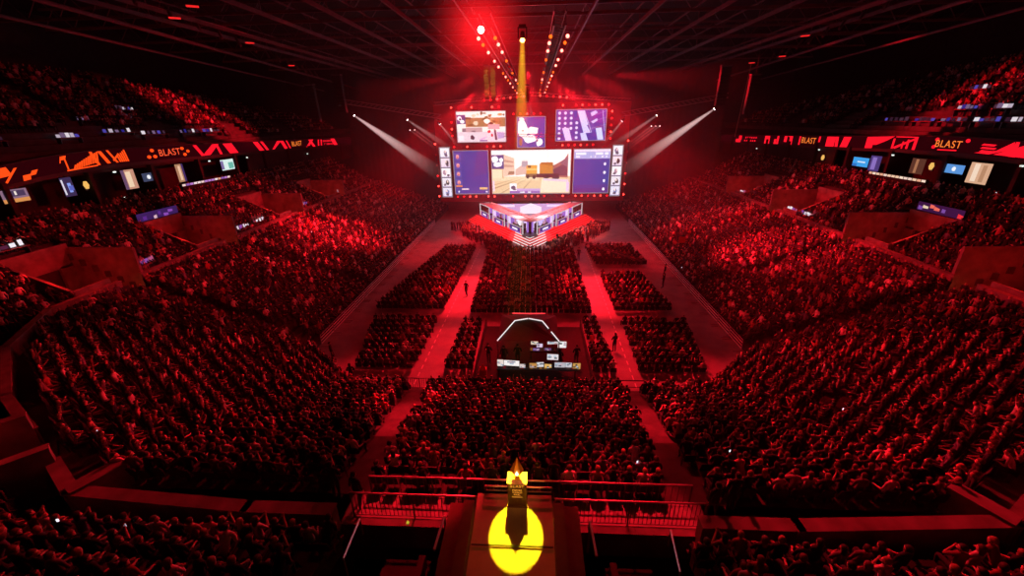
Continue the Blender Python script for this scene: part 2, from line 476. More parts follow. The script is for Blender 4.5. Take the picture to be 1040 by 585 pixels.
# ------------------------------------------------------------------ trophy pedestal
ped = empty('trophy_pedestal', 'tall brown pedestal with golden lettering standing in the yellow spot', 'pedestal', (0.13, 10.02, 6.0))
b = MB(); b.box((0, 0, 0.52), (0.62, 0.42, 1.04)); b.box((0, 0, 0.04), (0.68, 0.5, 0.08)); b.build('column', plinth_m, ped)
MB().box((0, 0, 1.06), (0.66, 0.50, 0.05)).build('top_plate', mat('pale_plate', (0.9, 0.85, 0.6), 0.4), ped)
gold_txt = glow('gold_lettering_glow', (0.85, 0.30, 0.03), 1.0)  # letters given emission to look brightly lit
rt = (PI / 2, 0, 0)
text_obj('BLAST', 0.15, gold_txt, (0, -0.215, 0.92), rt, ped, 'lettering', spacing=1.15)
text_obj('PREMIER', 0.085, gold_txt, (0, -0.215, 0.75), rt, ped, 'lettering')
text_obj('WORLD', 0.085, gold_txt, (0, -0.215, 0.65), rt, ped, 'lettering')
text_obj('FINAL', 0.085, gold_txt, (0, -0.215, 0.55), rt, ped, 'lettering')
MB().box((0, -0.215, 0.45), (0.34, 0.01, 0.014)).build('underline', gold_txt, ped)
tro = empty('trophy', 'golden flame-shaped trophy standing on the brown pedestal', 'trophy', (0.13, 10.02, 7.085))
tro.scale = (1.0, 1.0, 1.1)
MB().lathe([(0.11, 0), (0.12, 0.02), (0.05, 0.06), (0.05, 0.10)], 6).build('base', gold_m, tro)
MB().lathe([(0.04, 0.09), (0.20, 0.26), (0.21, 0.33), (0.11, 0.55), (0.0, 0.80)], 6).build('flame_body', gold_m, tro)
b = MB()
for k in range(3):
    a = k * 2 * PI / 3 - PI / 2
    b.bar((0.17 * math.cos(a), 0.17 * math.sin(a), 0.22), (0.12 * math.cos(a + .5), 0.12 * math.sin(a + .5), 0.58), 0.035, 5, r2=0.004)
b.build('side_flame', gold_m, tro)
MB().lathe([(0.0, 0.24), (0.06, 0.30), (0.0, 0.42)], 6, (0, -0.18, 0)).build('crystal', glow('painted_glint', (1, 0.85, 0.5), 3), tro)  # bright glint on the gold put in as emission
MB().bar((-1.22, 8.42, 6.05), (1.28, 8.42, 6.05), 0.025, 6).build('cross_bar', rail_m, **tags('thin dark bar spanning the gangway across the yellow spot', 'bar'))
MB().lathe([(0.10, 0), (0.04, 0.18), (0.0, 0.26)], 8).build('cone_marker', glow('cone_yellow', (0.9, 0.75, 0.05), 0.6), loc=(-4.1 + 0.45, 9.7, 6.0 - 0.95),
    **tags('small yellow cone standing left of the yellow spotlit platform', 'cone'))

# ------------------------------------------------------------------ LED screens over the stage
SY = 79.0
C = lambda h: hx(h)
def screen(name, label, x0, x1, z0, z1, polys, base, group=None, Y=SY, fr=0.10):
    r = empty(name, label, 'screen', ((x0 + x1) / 2, Y, z0), 0, group)
    w, h = x1 - x0, z1 - z0
    b = MB(); b.box((0, 0.25, h / 2), (w + 2 * fr, 0.4, h + 2 * fr)); b.build('cabinet', black_m, r)
    f = MB()
    for dx in (-1, 1): f.box((dx * (w / 2 + fr / 2), -0.02, h / 2), (fr, 0.16, h + 2 * fr))
    for dz in (-fr / 2, h + fr / 2): f.box((0, -0.02, dz), (w, 0.16, fr))
    f.build('frame', glow('screen_edge', (0.55, 0.5, 0.55), 0.6), r)
    d = MB(); y = 0.045
    def P(u, v, yy): return ((u - 0.5) * w, yy, v * h)
    d.poly([P(0, 0, y), P(1, 0, y), P(1, 1, y), P(0, 1, y)], col=C(base))
    for k, (c, pts) in enumerate(polys):
        yy = y - 0.0022 * (k + 1)
        d.poly([P(u, v, yy) for u, v in pts], col=C(c))
    d.build('display', led, r, tint=True)
    return r
def rc(c, u0, v0, u1, v1): return (c, [(u0, v0), (u1, v0), (u1, v1), (u0, v1)])
def blob(c, u, v, ru, rv, n=9, jit=0.25, seed=0):
    q = random.Random(seed)
    return (c, [(u + ru * math.cos(2 * PI * k / n) * (1 - jit * q.random()), v + rv * math.sin(2 * PI * k / n) * (1 - jit * q.random())) for k in range(n)])
# main screen: dusty street with a yellow truck
pm = [rc('#FFFDF8', 0, .45, 1, 1), rc('#E6C9A0', 0, 0, 1, .40), rc('#EFD9B4', 0, .30, .6, .40),
      ('#D2B184', [(0, .36), (.15, .36), (.15, .60), (0, .62)]), ('#F4E3C0', [(0, .36), (.13, .36), (.13, .56), (0, .57)]),
      ('#EBC9B2', [(.14, .40), (.29, .43), (.29, .82), (.14, .92)]), ('#C99C86', [(.15, .62), (.28, .62), (.28, .66), (.15, .68)]),
      ('#C99C86', [(.15, .74), (.28, .71), (.28, .75), (.15, .80)]), ('#A87960', [(.20, .44), (.29, .45), (.29, .52), (.22, .52)]),
      ('#D9B8AC', [(.30, .42), (.44, .45), (.44, .62), (.38, .66), (.30, .56)]), rc('#B9A9B4', .38, .62, .46, .75),
      ('#A96A60', [(.70, .62), (.80, .66), (.92, .78), (.97, .92), (.97, .36), (.70, .40)]), ('#6E4454', [(.78, .55), (.95, .72), (.97, .40), (.80, .42)]),
      ('#8A5F6E', [(.86, .70), (.97, .86), (.97, .60)]),
      rc('#E7A545', .44, .44, .58, .66), rc('#F3C878', .44, .54, .58, .58), rc('#6C4A30', .46, .60, .50, .65), rc('#8A6A48', .43, .38, .57, .46),
      rc('#C98338', .61, .46, .78, .68), ('#B06A2C', [(.61, .68), (.78, .64), (.78, .72), (.63, .72)]), rc('#5A3038', .57, .37, .86, .46),
      blob('#3C2A2C', .46, .39, .025, .05), blob('#3C2A2C', .54, .38, .03, .05), blob('#4A2B33', .70, .39, .06, .05), blob('#54323E', .82, .36, .06, .05),
      ('#B98F66', [(0, .12), (.40, .36), (.405, .36), (0, .09)]), ('#B98F66', [(.10, 0), (.46, .36), (.465, .36), (.12, 0)]),
      ('#C8A06F', [(0, .20), (.34, .37), (.345, .37), (0, .18)]), ('#B98F66', [(.34, 0), (.52, .35), (.525, .35), (.36, 0)]),
      ('#F6E6CC', [(.62, .02), (.64, .34), (.98, .32), (.99, .02)]), ('#E5CFE0', [(.66, .30), (.98, .26), (.98, .32), (.66, .35)]),
      rc('#3B4A86', 0, .58, .155, .90), blob('#FFFFFF', .04, .80, .05, .09, seed=1), blob('#F2F2FA', .08, .68, .07, .07, seed=2), blob('#FFFFFF', .12, .78, .03, .06, seed=3),
      rc('#FBF5FA', .225, .04, .315, .235), blob('#5B4A66', .27, .14, .035, .05, seed=4), blob('#5B4A66', .285, .10, .03, .03, seed=5),
      ('#9A6CB8', [(.225, .0), (.62, .0), (.62, .055), (.225, .06)]), ('#C9A6DC', [(.315, .06), (.62, .055), (.62, .11), (.315, .115)]),
      rc('#FFFFFF', .36, .015, .42, .04), rc('#FFFFFF', .46, .015, .50, .04), rc('#E8C9EE', .955, .03, .99, .26), rc('#F0D6E4', .005, .05, .03, .30)]
for k in range(5): pm.append(rc('#9A8FA0', .395 + k * .013, .64, .400 + k * .013, .78))
pm.append(rc('#8E8A96', .71, .72, .713, .94)); pm.append(rc('#8E8A96', .47, .6, .472, .72))
screen('led_screen', 'largest central screen showing a dusty street with a yellow truck', -7.30, 7.30, 4.80, 12.60, pm, '#FFFFFF')
# blue player screens
pl = [rc('#343A86', .0, .0, .225, 1), rc('#3B3F92', .0, .0, 1, .155), ('#3E3A88', [(.55, .4), (1, .5), (1, 1), (.7, 1)])]
for k in range(4):
    v = .87 - k * .20
    pl += [rc('#4A4CA0', .02, v - .085, .215, v + .085), blob('#F0A0A0', .115, v, .055, .055, 10, .15, k), blob('#C85060', .115, v - .02, .03, .02, 8, .1, k)]
pl += [rc('#F08A3C', .02, .165, .21, .20), rc('#F5E6E0', .19, .095, .40, .125), rc('#E8C080', .72, .10, .96, .15), rc('#C8904A', .80, .085, .84, .12),
       blob('#D8DCF0', .10, .05, .03, .03, 6, 0.1), rc('#D8DCF0', .90, .025, .96, .06)]
screen('led_screen', 'blue screen left of the main screen with four portraits down its left', -14.42, -7.98, 4.80, 12.60, pl, '#303E92')
pr = [rc('#AEB2E4', 0, .79, 1, .95), rc('#E8DDF2', 0, .95, 1, 1), rc('#F4F4FF', .05, .88, .33, .93), rc('#F4F4FF', .60, .88, .80, .93), rc('#F4F4FF', .85, .88, .95, .93),
      rc('#F4F4FF', .05, .82, .16, .855), rc('#F4F4FF', .45, .82, .48, .85), rc('#F4F4FF', .57, .82, .60, .85), rc('#F4F4FF', .76, .82, .81, .85), rc('#F4F4FF', .88, .82, .92, .85),
      ('#51327E', [(0, 0), (1, 0), (1, .12), (0, .10)]), ('#44388A', [(0, .10), (1, .12), (1, .20), (0, .18)])]
for k in range(4): pr += [blob('#F2EEFA', .87, .67 - k * .195, .042, .042, 10, .25, k + 20)]
screen('led_screen', 'blue screen right of the main screen with pale header and four white icons', 7.93, 14.48, 4.80, 12.60, pr, '#323F96')
def portrait_polys(seed):
    q = random.Random(seed); P = []
    for k in range(5):
        v0 = 1 - (k + 1) * .2
        P.append(rc(['#F6F0F8', '#F2DCEA', '#FFF6FA', '#EDE4F0', '#E6E0F4'][k], .03, v0 + .008, .97, v0 + .192))
        P.append(blob(['#7A6A90', '#3A3038', '#B08AA0', '#2E2830', '#7A80B0'][k], .35 + .35 * q.random(), v0 + .10, .22, .062, 9, .3, seed + k))
        P.append(blob('#F4D8D0', .38 + .25 * q.random(), v0 + .12, .10, .03, 8, .15, seed + k + 9))
        P.append(blob('#5C4860', .25 + .5 * q.random(), v0 + .05, .2, .03, 8, .4, seed + k + 14))
        P.append(rc('#C8B8DC', .03, v0 + .008, .97, v0 + .022))
    return P
screen('portrait_screen', 'narrow upright screen at far left with five stacked player pictures', -16.92, -15.15, 4.23, 13.22, portrait_polys(5), '#2A2230')
screen('portrait_screen', 'narrow upright screen at far right with five stacked player pictures', 14.94, 16.66, 4.23, 13.22, portrait_polys(31), '#2A2230')
# top left: yard scene
pt = [rc('#F7F2EC', 0, .55, 1, 1), rc('#A8784E', 0.18, .50, 1, .80), rc('#E7D3DE', 0, 0, 1, .34)]
for k in range(26): pt.append(blob(random.choice(['#7A4E2A', '#9C6A3C', '#5E3C26', '#C89A6A', '#E8D2B8']), random.uniform(.2, 1), random.uniform(.55, .95), random.uniform(.03, .09), random.uniform(.03, .09), 8, .5, k))
pt += [rc('#C6A0A4', .18, .33, .52, .48), rc('#8C6874', .30, .33, .38, .38), rc('#D6A6AE', .64, .42, .88, .58), rc('#8E7480', .10, .34, .18, .46), blob('#FFF7F0', .62, .68, .08, .09, 9, .3, 3),
       rc('#48437E', .0, .60, .18, .90), blob('#F6F6FF', .06, .78, .05, .09, seed=7), blob('#FFFFFF', .11, .68, .05, .07, seed=8), blob('#2A2850', .07, .76, .025, .04, seed=9),
       ('#3A2E44', [(.27, .10), (.33, .07), (.36, .14), (.31, .24), (.27, .20)]), ('#D8B0D8', [(.45, .10), (.60, .18), (.62, .16), (.5, .05)]), blob('#E23040', .66, .34, .04, .06, seed=4),
       blob('#C83848', .72, .22, .03, .06, seed=5), ('#4A3A54', [(.78, .06), (.83, .06), (.80, .40), (.76, .42)]), ('#B8A0D0', [(.84, .10), (.97, .12), (.97, .30), (.82, .32)]), rc('#7A4CA0', .46, .02, .62, .06), rc('#F4ECF4', .02, .05, .13, .22)]
screen('led_screen', 'upper left screen showing bare brown trees above a pale yard', -13.38, -4.60, 14.15, 19.25, pt, '#F7F2EC')
# top centre: map
pc = [blob('#FFFFFF', .18, .60, .22, .36, 11, .35, 1), blob('#F8F4F4', .55, .55, .26, .16, 10, .3, 2), blob('#FFFFFF', .45, .28, .30, .16, 10, .3, 3), blob('#FFFFFF', .80, .16, .14, .16, 9, .3, 4), blob('#F6EEF0', .16, .92, .12, .10, 8, .3, 5),
      blob('#8A5A50', .12, .18, .08, .16, 8, .3, 6), blob('#C8A8A8', .20, .56, .06, .04, 7, .3, 7), blob('#7A4860', .72, .22, .04, .05, 7, .3, 8), blob('#D02838', .68, .30, .03, .03, 7, .2, 9), rc('#5C2E8C', .6, .94, 1, 1)]
screen('led_screen', 'small square top centre screen with a white map on blue', -2.47, 2.52, 13.10, 18.20, pc, '#26409A')
# top right: graphics
pg = []
for i in range(3):
    for j in range(6):
        if i and j > 3 - (i == 2) * 0: continue
        pg.append(blob('#DCDDF8', .065 + i * .118, .90 - j * .165, .030, .05, 12, 0, 0))
for j in range(4): pg.append(blob('#DCDDF8', .415, .58 - j * .16, .030, .05, 12, 0, 0))
pg += [('#C9D0FA', [(.42, .97), (.56, .97), (.70, .25), (.56, .25)]), ('#C9D0FA', [(.49, .24), (.60, .26), (.66, .0), (.53, .0)]), ('#D6CCF6', [(.12, .42), (.26, .42), (.33, .0), (.20, .0)]),
       ('#5A30A0', [(.74, .97), (1, .97), (1, .55), (.80, .60)]), ('#3E48A8', [(.62, .5), (.75, .55), (.80, .3), (.70, .28)]),
       ('#B8C4F4', [(.68, .90), (.78, .97), (.83, .90), (.71, .78)]), ('#B8C4F4', [(.70, .62), (.82, .72), (.83, .64), (.74, .55)]), ('#BFD6FA', [(.80, .40), (.92, .42), (.97, .02), (.85, .02)]),
       ('#2E3488', [(.80, .46), (.92, .50), (.92, .44), (.82, .40)])]
for a, bb in (((.56, .97), (.72, .25)), ((.60, .55), (1, .75)), ((.64, .36), (1, .52)), ((.70, .80), (1, .95)), ((.92, .97), (.98, .3))):
    pg.append(('#CFE0FF', [(a[0], a[1]), (a[0] + .008, a[1]), (bb[0] + .008, bb[1]), (bb[0], bb[1])]))
screen('led_screen', 'upper right blue screen with white dots and slanted pale bars', 4.50, 13.28, 14.15, 19.25, pg, '#2A3A9C')

# scaffold wall that carries the screens, and its roof truss
b = MB()
b.box((0, SY + 1.3, 11.8), (35.5, 0.1, 17.5))
b.build('screen_backing_drape', mat('maroon_drape', (0.30, 0.05, 0.07), 0.9, 0, 0.15, 2.0), **tags('dark maroon drape filling the gaps behind the screens', 'drape'))
def truss(p, q, s, label, name='lighting_truss', group=None, cat='truss', m=alu_m, step=None):
    p, q = Vector(p), Vector(q); d = (q - p); L = d.length; d.normalize()
    a = d.cross(Vector((0, 0, 1))).normalized() if abs(d.z) < 0.95 else Vector((1, 0, 0)); u = a.cross(d).normalized()
    r = empty(name, label, cat, p, 0, group)
    cs = [(a * i + u * j) * s / 2 for i in (-1, 1) for j in (-1, 1)]
    for c in cs: MB().bar(c, c + d * L, s * 0.075, 6).build('chord', m, r)
    b = MB(); n = max(2, int(L / (step or s * 1.2)))
    for k in range(n):
        t0, t1 = L * k / n, L * (k + 1) / n
        for (i, j) in ((0, 1), (2, 3), (0, 2), (1, 3)):
            b.bar(cs[i] + d * t0, cs[j] + d * t1, s * 0.04, 4)
    b.build('lacing', m, r)
    return r
truss((-17.2, SY - .2, 20.6), (0, SY - .2, 21.9), 0.5, 'silver truss sloping up left above the upper screens')
truss((0, SY - .2, 21.9), (17.2, SY - .2, 20.6), 0.5, 'silver truss sloping down right above the upper screens')
truss((-3.6, 60, 15.9), (4.5, 60, 15.7), 0.35, 'short dark truss hanging across the small map screen', m=rail_m)
truss((-26.8, 62, 20.7), (-12.6, 62, 18.4), 0.55, 'left slanting truss carrying white beam lamps beside the screens')
truss((26.5, 62, 20.4), (12.7, 62, 18.3), 0.55, 'right slanting truss carrying white beam lamps beside the screens')
for sx, sd in ((-1, 'left'), (1, 'right')):
    truss((sx * 1.9, 24, 22.6), (sx * 1.9, 79, 22.6), 0.6, '%s of two long trusses with red lamps above the centre aisle' % sd, m=rail_m)

# red round lamps on the screen wall
def red_lamp(label, group, state, loc, r=0.17, body=True):
    e = empty('red_lamp', label, 'lamp', loc, 0, group)
    hs = MB().lathe([(r * 1.15, 0.0), (r * 1.25, 0.10), (r * 0.8, 0.35)], 10, axis='y').build('housing', black_m, e)
    MB().lathe([(r * 0.2, -0.10), (r * 0.75, -0.06), (r, 0.0)], 10, axis='y').build('lens', state, hs)
    return e
def lamp_row(desc, pts, lit):
    n = len(pts)
    for k, p in enumerate(pts):
        st = {'h': red_hot, 'o': red_on, '.': red_dim}[lit[k % len(lit)]]
        red_lamp('%s red lamp from the left %s' % (nth(k + 1), desc) if 'column' not in desc else '%s red lamp from the top %s' % (nth(k + 1), desc),
                 'red lamps on the screen wall', st, p)
ly = SY - 0.35
lamp_row('in the row over the upper left screen', [(-14.2 + k * 1.22, ly, 19.95) for k in range(8)], 'h..h..ho')
lamp_row('in the row over the upper right screen', [(5.6 + k * 1.13, ly, 20.0) for k in range(8)], 'h.ohohho')
lamp_row('in the row over the map screen', [(-3.1 + k * 1.2, ly, 18.75) for k in range(6)], 'oohoo.')
lamp_row('in the column left of the upper left screen', [(-14.3, ly, 18.7 - k * 1.15) for k in range(5)], '.oho.')
lamp_row('in the column right of the upper right screen', [(14.2, ly, 18.9 - k * 1.12) for k in range(5)], 'hooho')
lamp_row('in the row under the upper left screen', [(-14.1 + k * 1.22, ly, 13.35) for k in range(8)], 'o.h..ohh')
lamp_row('in the row under the upper right screen', [(4.6 + k * 1.1, ly, 13.4) for k in range(7)], '.hoohoo')
lamp_row('in the row beneath the big screens', [(-14.0 + k * 1.18, ly, 4.3) for k in range(25)], 'oohh.hh..o.hhho..h.hhohhoh')
lamp_row('in the column left of the far left screen', [(-17.6, ly, 13.9 - k * 1.9) for k in range(6)], 'h..ohh')
lamp_row('in the column right of the far right screen', [(17.4, ly, 14.0 - k * 1.9) for k in range(6)], 'h..ohh')
lamp_row('in the rising row on the left roof truss', [(-8.2 + k * 1.15, ly - .3, 21.0 + k * 0.09) for k in range(7)], '.ohohoh')
lamp_row('in the falling row on the right roof truss', [(1.6 + k * 1.15, ly - .3, 21.6 - k * 0.09) for k in range(6)], 'hoohho')
lamp_row('in the low row behind the stage canopy', [(-6.5 + k * 1.6, 77.9, 2.9) for k in range(9)], 'o.o.hoo.o')
# two rows of lamps on the long trusses
YS = [25.3, 27.4, 30.4, 34.8, 38.5, 43.8, 47.5, 51.5, 56.2, 63.0, 70.0, 77.0]
for sx, sd in ((-1, 'left'), (1, 'right')):
    for side, off in (('outer', 0.48), ('inner', -0.42)):
        pat = 'hohhhohohhoh' if side == 'outer' else 'ohho.o.ho.oo'
        for k, y in enumerate(YS):
            red_lamp('%s nearest red lamp on the %s side of the %s long truss' % (nth(k + 1), side, sd), 'red lamps on the long trusses',
                     {'h': row_hot, 'o': row_org, '.': red_dim}[pat[k]], (sx * (1.9 + off), y, 22.0), 0.10)
red_lamp('brightest large red lamp hanging left above the golden speaker column', None, glow('lamp_red_flare', (1, 0.35, 0.3), 30), (-1.62 - .35, 23.0, 22.0), 0.16)

def moving_head(label, loc, aim, m=white_hot, r=0.16):
    e = empty('moving_head_lamp', label, 'stage light', loc)
    MB().box((0, 0, 0.42), (0.34, 0.24, 0.14)).build('base', black_m, e)
    y = MB(); y.box((-0.2, 0, 0.16), (0.05, 0.14, 0.46)); y.box((0.2, 0, 0.16), (0.05, 0.14, 0.46)); y.build('yoke', black_m, e)
    d = (Vector(aim) - Vector(loc)).normalized()
    hd = MB().bar(-d * 0.25, d * 0.22, r * 0.8, 10, r2=r).build('head', black_m, e)
    MB().bar(d * 0.22, d * 0.24, r * 0.92, 10).build('lens', m, hd)
    return e
def spot(name, loc, aim, power, deg, color=(1, 0.01, 0.02), blend=0.4, size=0.15):
    L = bpy.data.lights.new(name, 'SPOT'); o = bpy.data.objects.new(name, L); COL.objects.link(o)
    L.energy = power; L.spot_size = math.radians(deg); L.spot_blend = blend; L.color = color; L.shadow_soft_size = size
    dv = (Vector(aim) - Vector(loc)).normalized()
    o.location = Vector(loc) + dv * 0.5; o.rotation_euler = dv.to_track_quat('-Z', 'Y').to_euler()
    return o
for sx, sd in ((-1, 'left'), (1, 'right')):
    for k, (x, z, ax, az, pw, deg) in enumerate([(25.2, 18.9, 11.0, 8.6, 1.0, 9), (17.6, 18.2, 8.0, 11.5, .55, 7), (12.9, 17.6, 7.5, 10.5, .5, 6)]):
        moving_head('%s beam lamp from the outer end of the %s slanting truss' % (nth(k + 1), sd), (sx * x, 61.9, z), (sx * ax, 63.0, az))
    for k, x in enumerate([17.4, 18.1] if sx < 0 else [17.7, 18.3, 18.9]):
        moving_head('%s thin-beam lamp from the centre, hanging under the %s slanting truss' % (nth(k + 1), sd), (sx * x, 64.5, 16.8), (sx * (x - 6.5), 65.0, 11.8), r=0.08)
YEL_LOC = (0.05, 22.6, 21.6); YEL_AIM = (0.13, 8.80, 6.0)
moving_head('yellow spotlight shining from the centre of the roof rig', YEL_LOC, YEL_AIM, yellow_hot, 0.13)

# ------------------------------------------------------------------ hung speakers
def line_array(label, loc, n, w, h, m, tilt=0.0):
    e = empty('line_array', label, 'speaker', loc)
    MB().box((0, 0, 0.1), (w * 1.05, 0.7, 0.12)).build('fly_bar', rail_m, e)
    for k in range(n):
        b = MB(); b.box((0, tilt * k * k * 0.012, -h * (k + .5)), (w, 0.55, h * 0.92)); b.build('cabinet', m, e)
    MB().bar((0, 0, 0.1), (0, 0, 4.0), 0.03, 5).build('chain', rail_m, e)
    return e
line_array('left column of the golden-lit pair of hanging speakers above the stage', (-4.85, 52, 23.5), 10, 0.52, 0.345, array_m)
line_array('right column of the golden-lit pair of hanging speakers above the stage', (-4.10, 52, 23.5), 10, 0.52, 0.345, array_m)
line_array('slim pale speaker column hanging in the middle above the map screen', (-0.2, 52, 21.4), 6, 0.5, 0.28, mat('mauve_grille', (0.5, 0.3, 0.4), 0.6))
line_array('big dark speaker column hanging right of the right slanting truss, inner one', (22.9, 55, 23.2), 11, 1.1, 0.38, black_m, .15)
line_array('big dark speaker column hanging right of the right slanting truss, outer one', (26.4, 55, 22.2), 11, 1.1, 0.38, black_m, .15)
line_array('big dark speaker column hanging left of the left slanting truss, inner one', (-23.6, 55, 23.2), 11, 1.1, 0.38, black_m, .15)
line_array('big dark speaker column hanging left of the left slanting truss, outer one', (-27.2, 55, 22.2), 11, 1.1, 0.38, black_m, .15)
for sx, sd in ((-1, 'left'), (1, 'right')):
    MB().bar((sx * 14.5, 61, 19), (sx * 14.2, 61, 26.5), 0.03, 5).build('hoist_cable', rail_m, **tags('thin hoist cable above the inner end of the %s slanting truss' % sd, 'cable'))
    MB().bar((sx * 25.5, 62, 20.6), (sx * 25.2, 62, 26.5), 0.03, 5).build('hoist_cable', rail_m, **tags('thin hoist cable above the outer end of the %s slanting truss' % sd, 'cable'))
MB().bar((32.0, 70, 14.8), (32.5, 70, 25), 0.05, 5).build('hoist_cable', mat('rope_pale', (0.5, 0.4, 0.3)), **tags('pale cable hanging at right beyond the dark speaker columns', 'cable'))

# small red ceiling lamps that glow along the roof sides
for sx, sd, pts in ((-1, 'left', [(22, 31, 25.2), (25, 33, 25.0), (25.5, 42, 24.8), (29, 55, 24.4)]), (1, 'right', [(22.5, 31, 25.3), (26, 30, 25.3), (25.5, 45, 24.6), (28, 60, 24.0), (29.5, 56, 24.2)])):
    for k, p in enumerate(pts):
        b = MB(); b.box((0, 0, 0), (0.7, 0.14, 0.10)); b.build('roof_strip_lamp', glow('roof_lamp_red', (1, 0.02, 0.02), 0.9), loc=(sx * p[0], p[1], p[2]), rz=sx * -0.5,
            **tags('%s nearest small red strip lamp under the %s side of the roof' % (nth(k + 1), sd), 'lamp'))

# ------------------------------------------------------------------ stage
stage = empty('stage', 'V-shaped stage with red carpet steps under the big screens', 'stage', (0, 60, 0))
def off(pts): return [(x, y - 60) for x, y in pts]
MB().prism(off([(0, 61.6), (10.3, 77.6), (-10.3, 77.6)]), 0, 1.2).build('deck', mat('stage_floor_pale', (0.34, 0.30, 0.42), 0.35, 0, 0.1, 2), stage)
MB().prism(off([(0, 60.9), (1.25, 62.5), (0.95, 64.6), (-0.95, 64.6), (-1.25, 62.5)]), 0.1, 1.215).build('front_deck', deck_m, stage)
for sx in (-1, 1):
    d = Vector((sx * 10.3, 16.0, 0)).normalized(); nrm = Vector((sx * d.y * sx * sx, -abs(d.x), 0)); nrm = Vector((sx * 16.0, -10.3, 0)).normalized()
    for k in range(5):
        o0, o1, z = 0.0 + k * 0.42, 0.42 + k * 0.42, 1.0 - k * 0.2
        a = Vector((0, 61.6, 0)); bb = Vector((sx * 10.3, 77.6, 0))
        s0 = a + nrm * o0; s1 = bb + nrm * o0; s2 = bb + nrm * o1; s3 = a + nrm * o1
        # mitre the near end on the centre line
        def mit(p): return p + d * (-(p.x) / d.x) if abs(p.x) > 1e-6 else p
        s0, s3 = mit(s0), mit(s3)
        step = MB().prism([(p.x, p.y - 60) for p in (s0, s1, s2, s3)], 0, z).build('carpet_step', carpet_m, stage)
        b = MB(); e0 = s3 + Vector((0, 0, z + .012)); e1 = s3 + (s2 - s3) * 0.22 + Vector((0, 0, z + .012))
        b.bar((e0.x, e0.y - 60, e0.z), (e1.x, e1.y - 60, e1.z), 0.075, 4); b.build('nosing_light', white_led, step)
        e2 = s2 + Vector((0, 0, z + .012))
        b = MB(); b.bar((e1.x, e1.y - 60, e1.z), (e2.x, e2.y - 60, e2.z), 0.05, 4); b.build('nosing_light', red_led, step)
# centre backdrop panels with dark post
for x0, x1, c in ((-2.3, -0.35, '#D8C8F8'), (0.35, 2.3, '#C8B4F0')):
    f = MB(); f.poly([(x0, 6.2, 1.25), (x1, 6.2, 1.25), (x1, 6.2, 3.3), (x0, 6.2, 3.3)], col=C(c))
    f.poly([(x0 + .2, 6.19, 1.25), (x0 + .9, 6.19, 1.25), (x0 + .9, 6.19, 3.2), (x0 + .2, 6.19, 3.2)], col=C('#F4ECFF'))
    f.build('backdrop_panel', led, stage, tint=True)
MB().box((0, 3.6, 2.28), (0.45, 0.4, 2.15)).build('centre_post', deck_m, stage)
for s in (-1, 1):
    MB().box((s * .9, 5.0, 1.75), (0.5, 0.5, 1.1)).build('host_desk', black_m, stage)
# white back wall of the stage interior
f = MB()
f.poly([(-6.0, 16.9, 1.3), (6.0, 16.9, 1.3), (6.6, 16.9, 3.2), (-6.6, 16.9, 3.2)], col=C('#C89CD0'))
f.poly([(-2.0, 16.85, 1.3), (2.0, 16.85, 1.3), (2.0, 16.85, 2.6), (0, 16.85, 3.3), (-2.0, 16.85, 2.6)], col=C('#F4E0F0'))
f.poly([(-6.4, 16.85, 2.6), (-3, 16.85, 2.6), (-3, 16.85, 3.0), (-6.4, 16.85, 3.0)], col=C('#F0D8F0'))
f.poly([(3, 16.85, 2.6), (6.4, 16.85, 2.6), (6.4, 16.85, 3.0), (3, 16.85, 3.0)], col=C('#E8D0F4'))
f.build('stage_backwall', led, stage, tint=True)
# canopy: V of two wings with bright inner edge
for sx in (-1, 1):
    o_ = [(0.0, 61.3), (sx * 1.4, 62.4), (sx * 9.5, 76.4), (sx * 7.3, 76.2), (0.0, 64.2)]
    cp = MB().prism(off(o_), 3.38, 3.52).build('canopy', mat('canopy_mauve', (0.7, 0.45, 0.5), 0.5, 0, 0.1, 2), stage)
    MB().bar((0, 4.25, 3.56), (sx * 7.3, 16.2, 3.56), 0.12, 6).build('canopy_light', pink_led, cp)
    MB().bar((sx * 0.1, 3.2, 3.56), (sx * 5.0, 11.6, 3.56), 0.05, 6).build('canopy_light', red_led, cp)
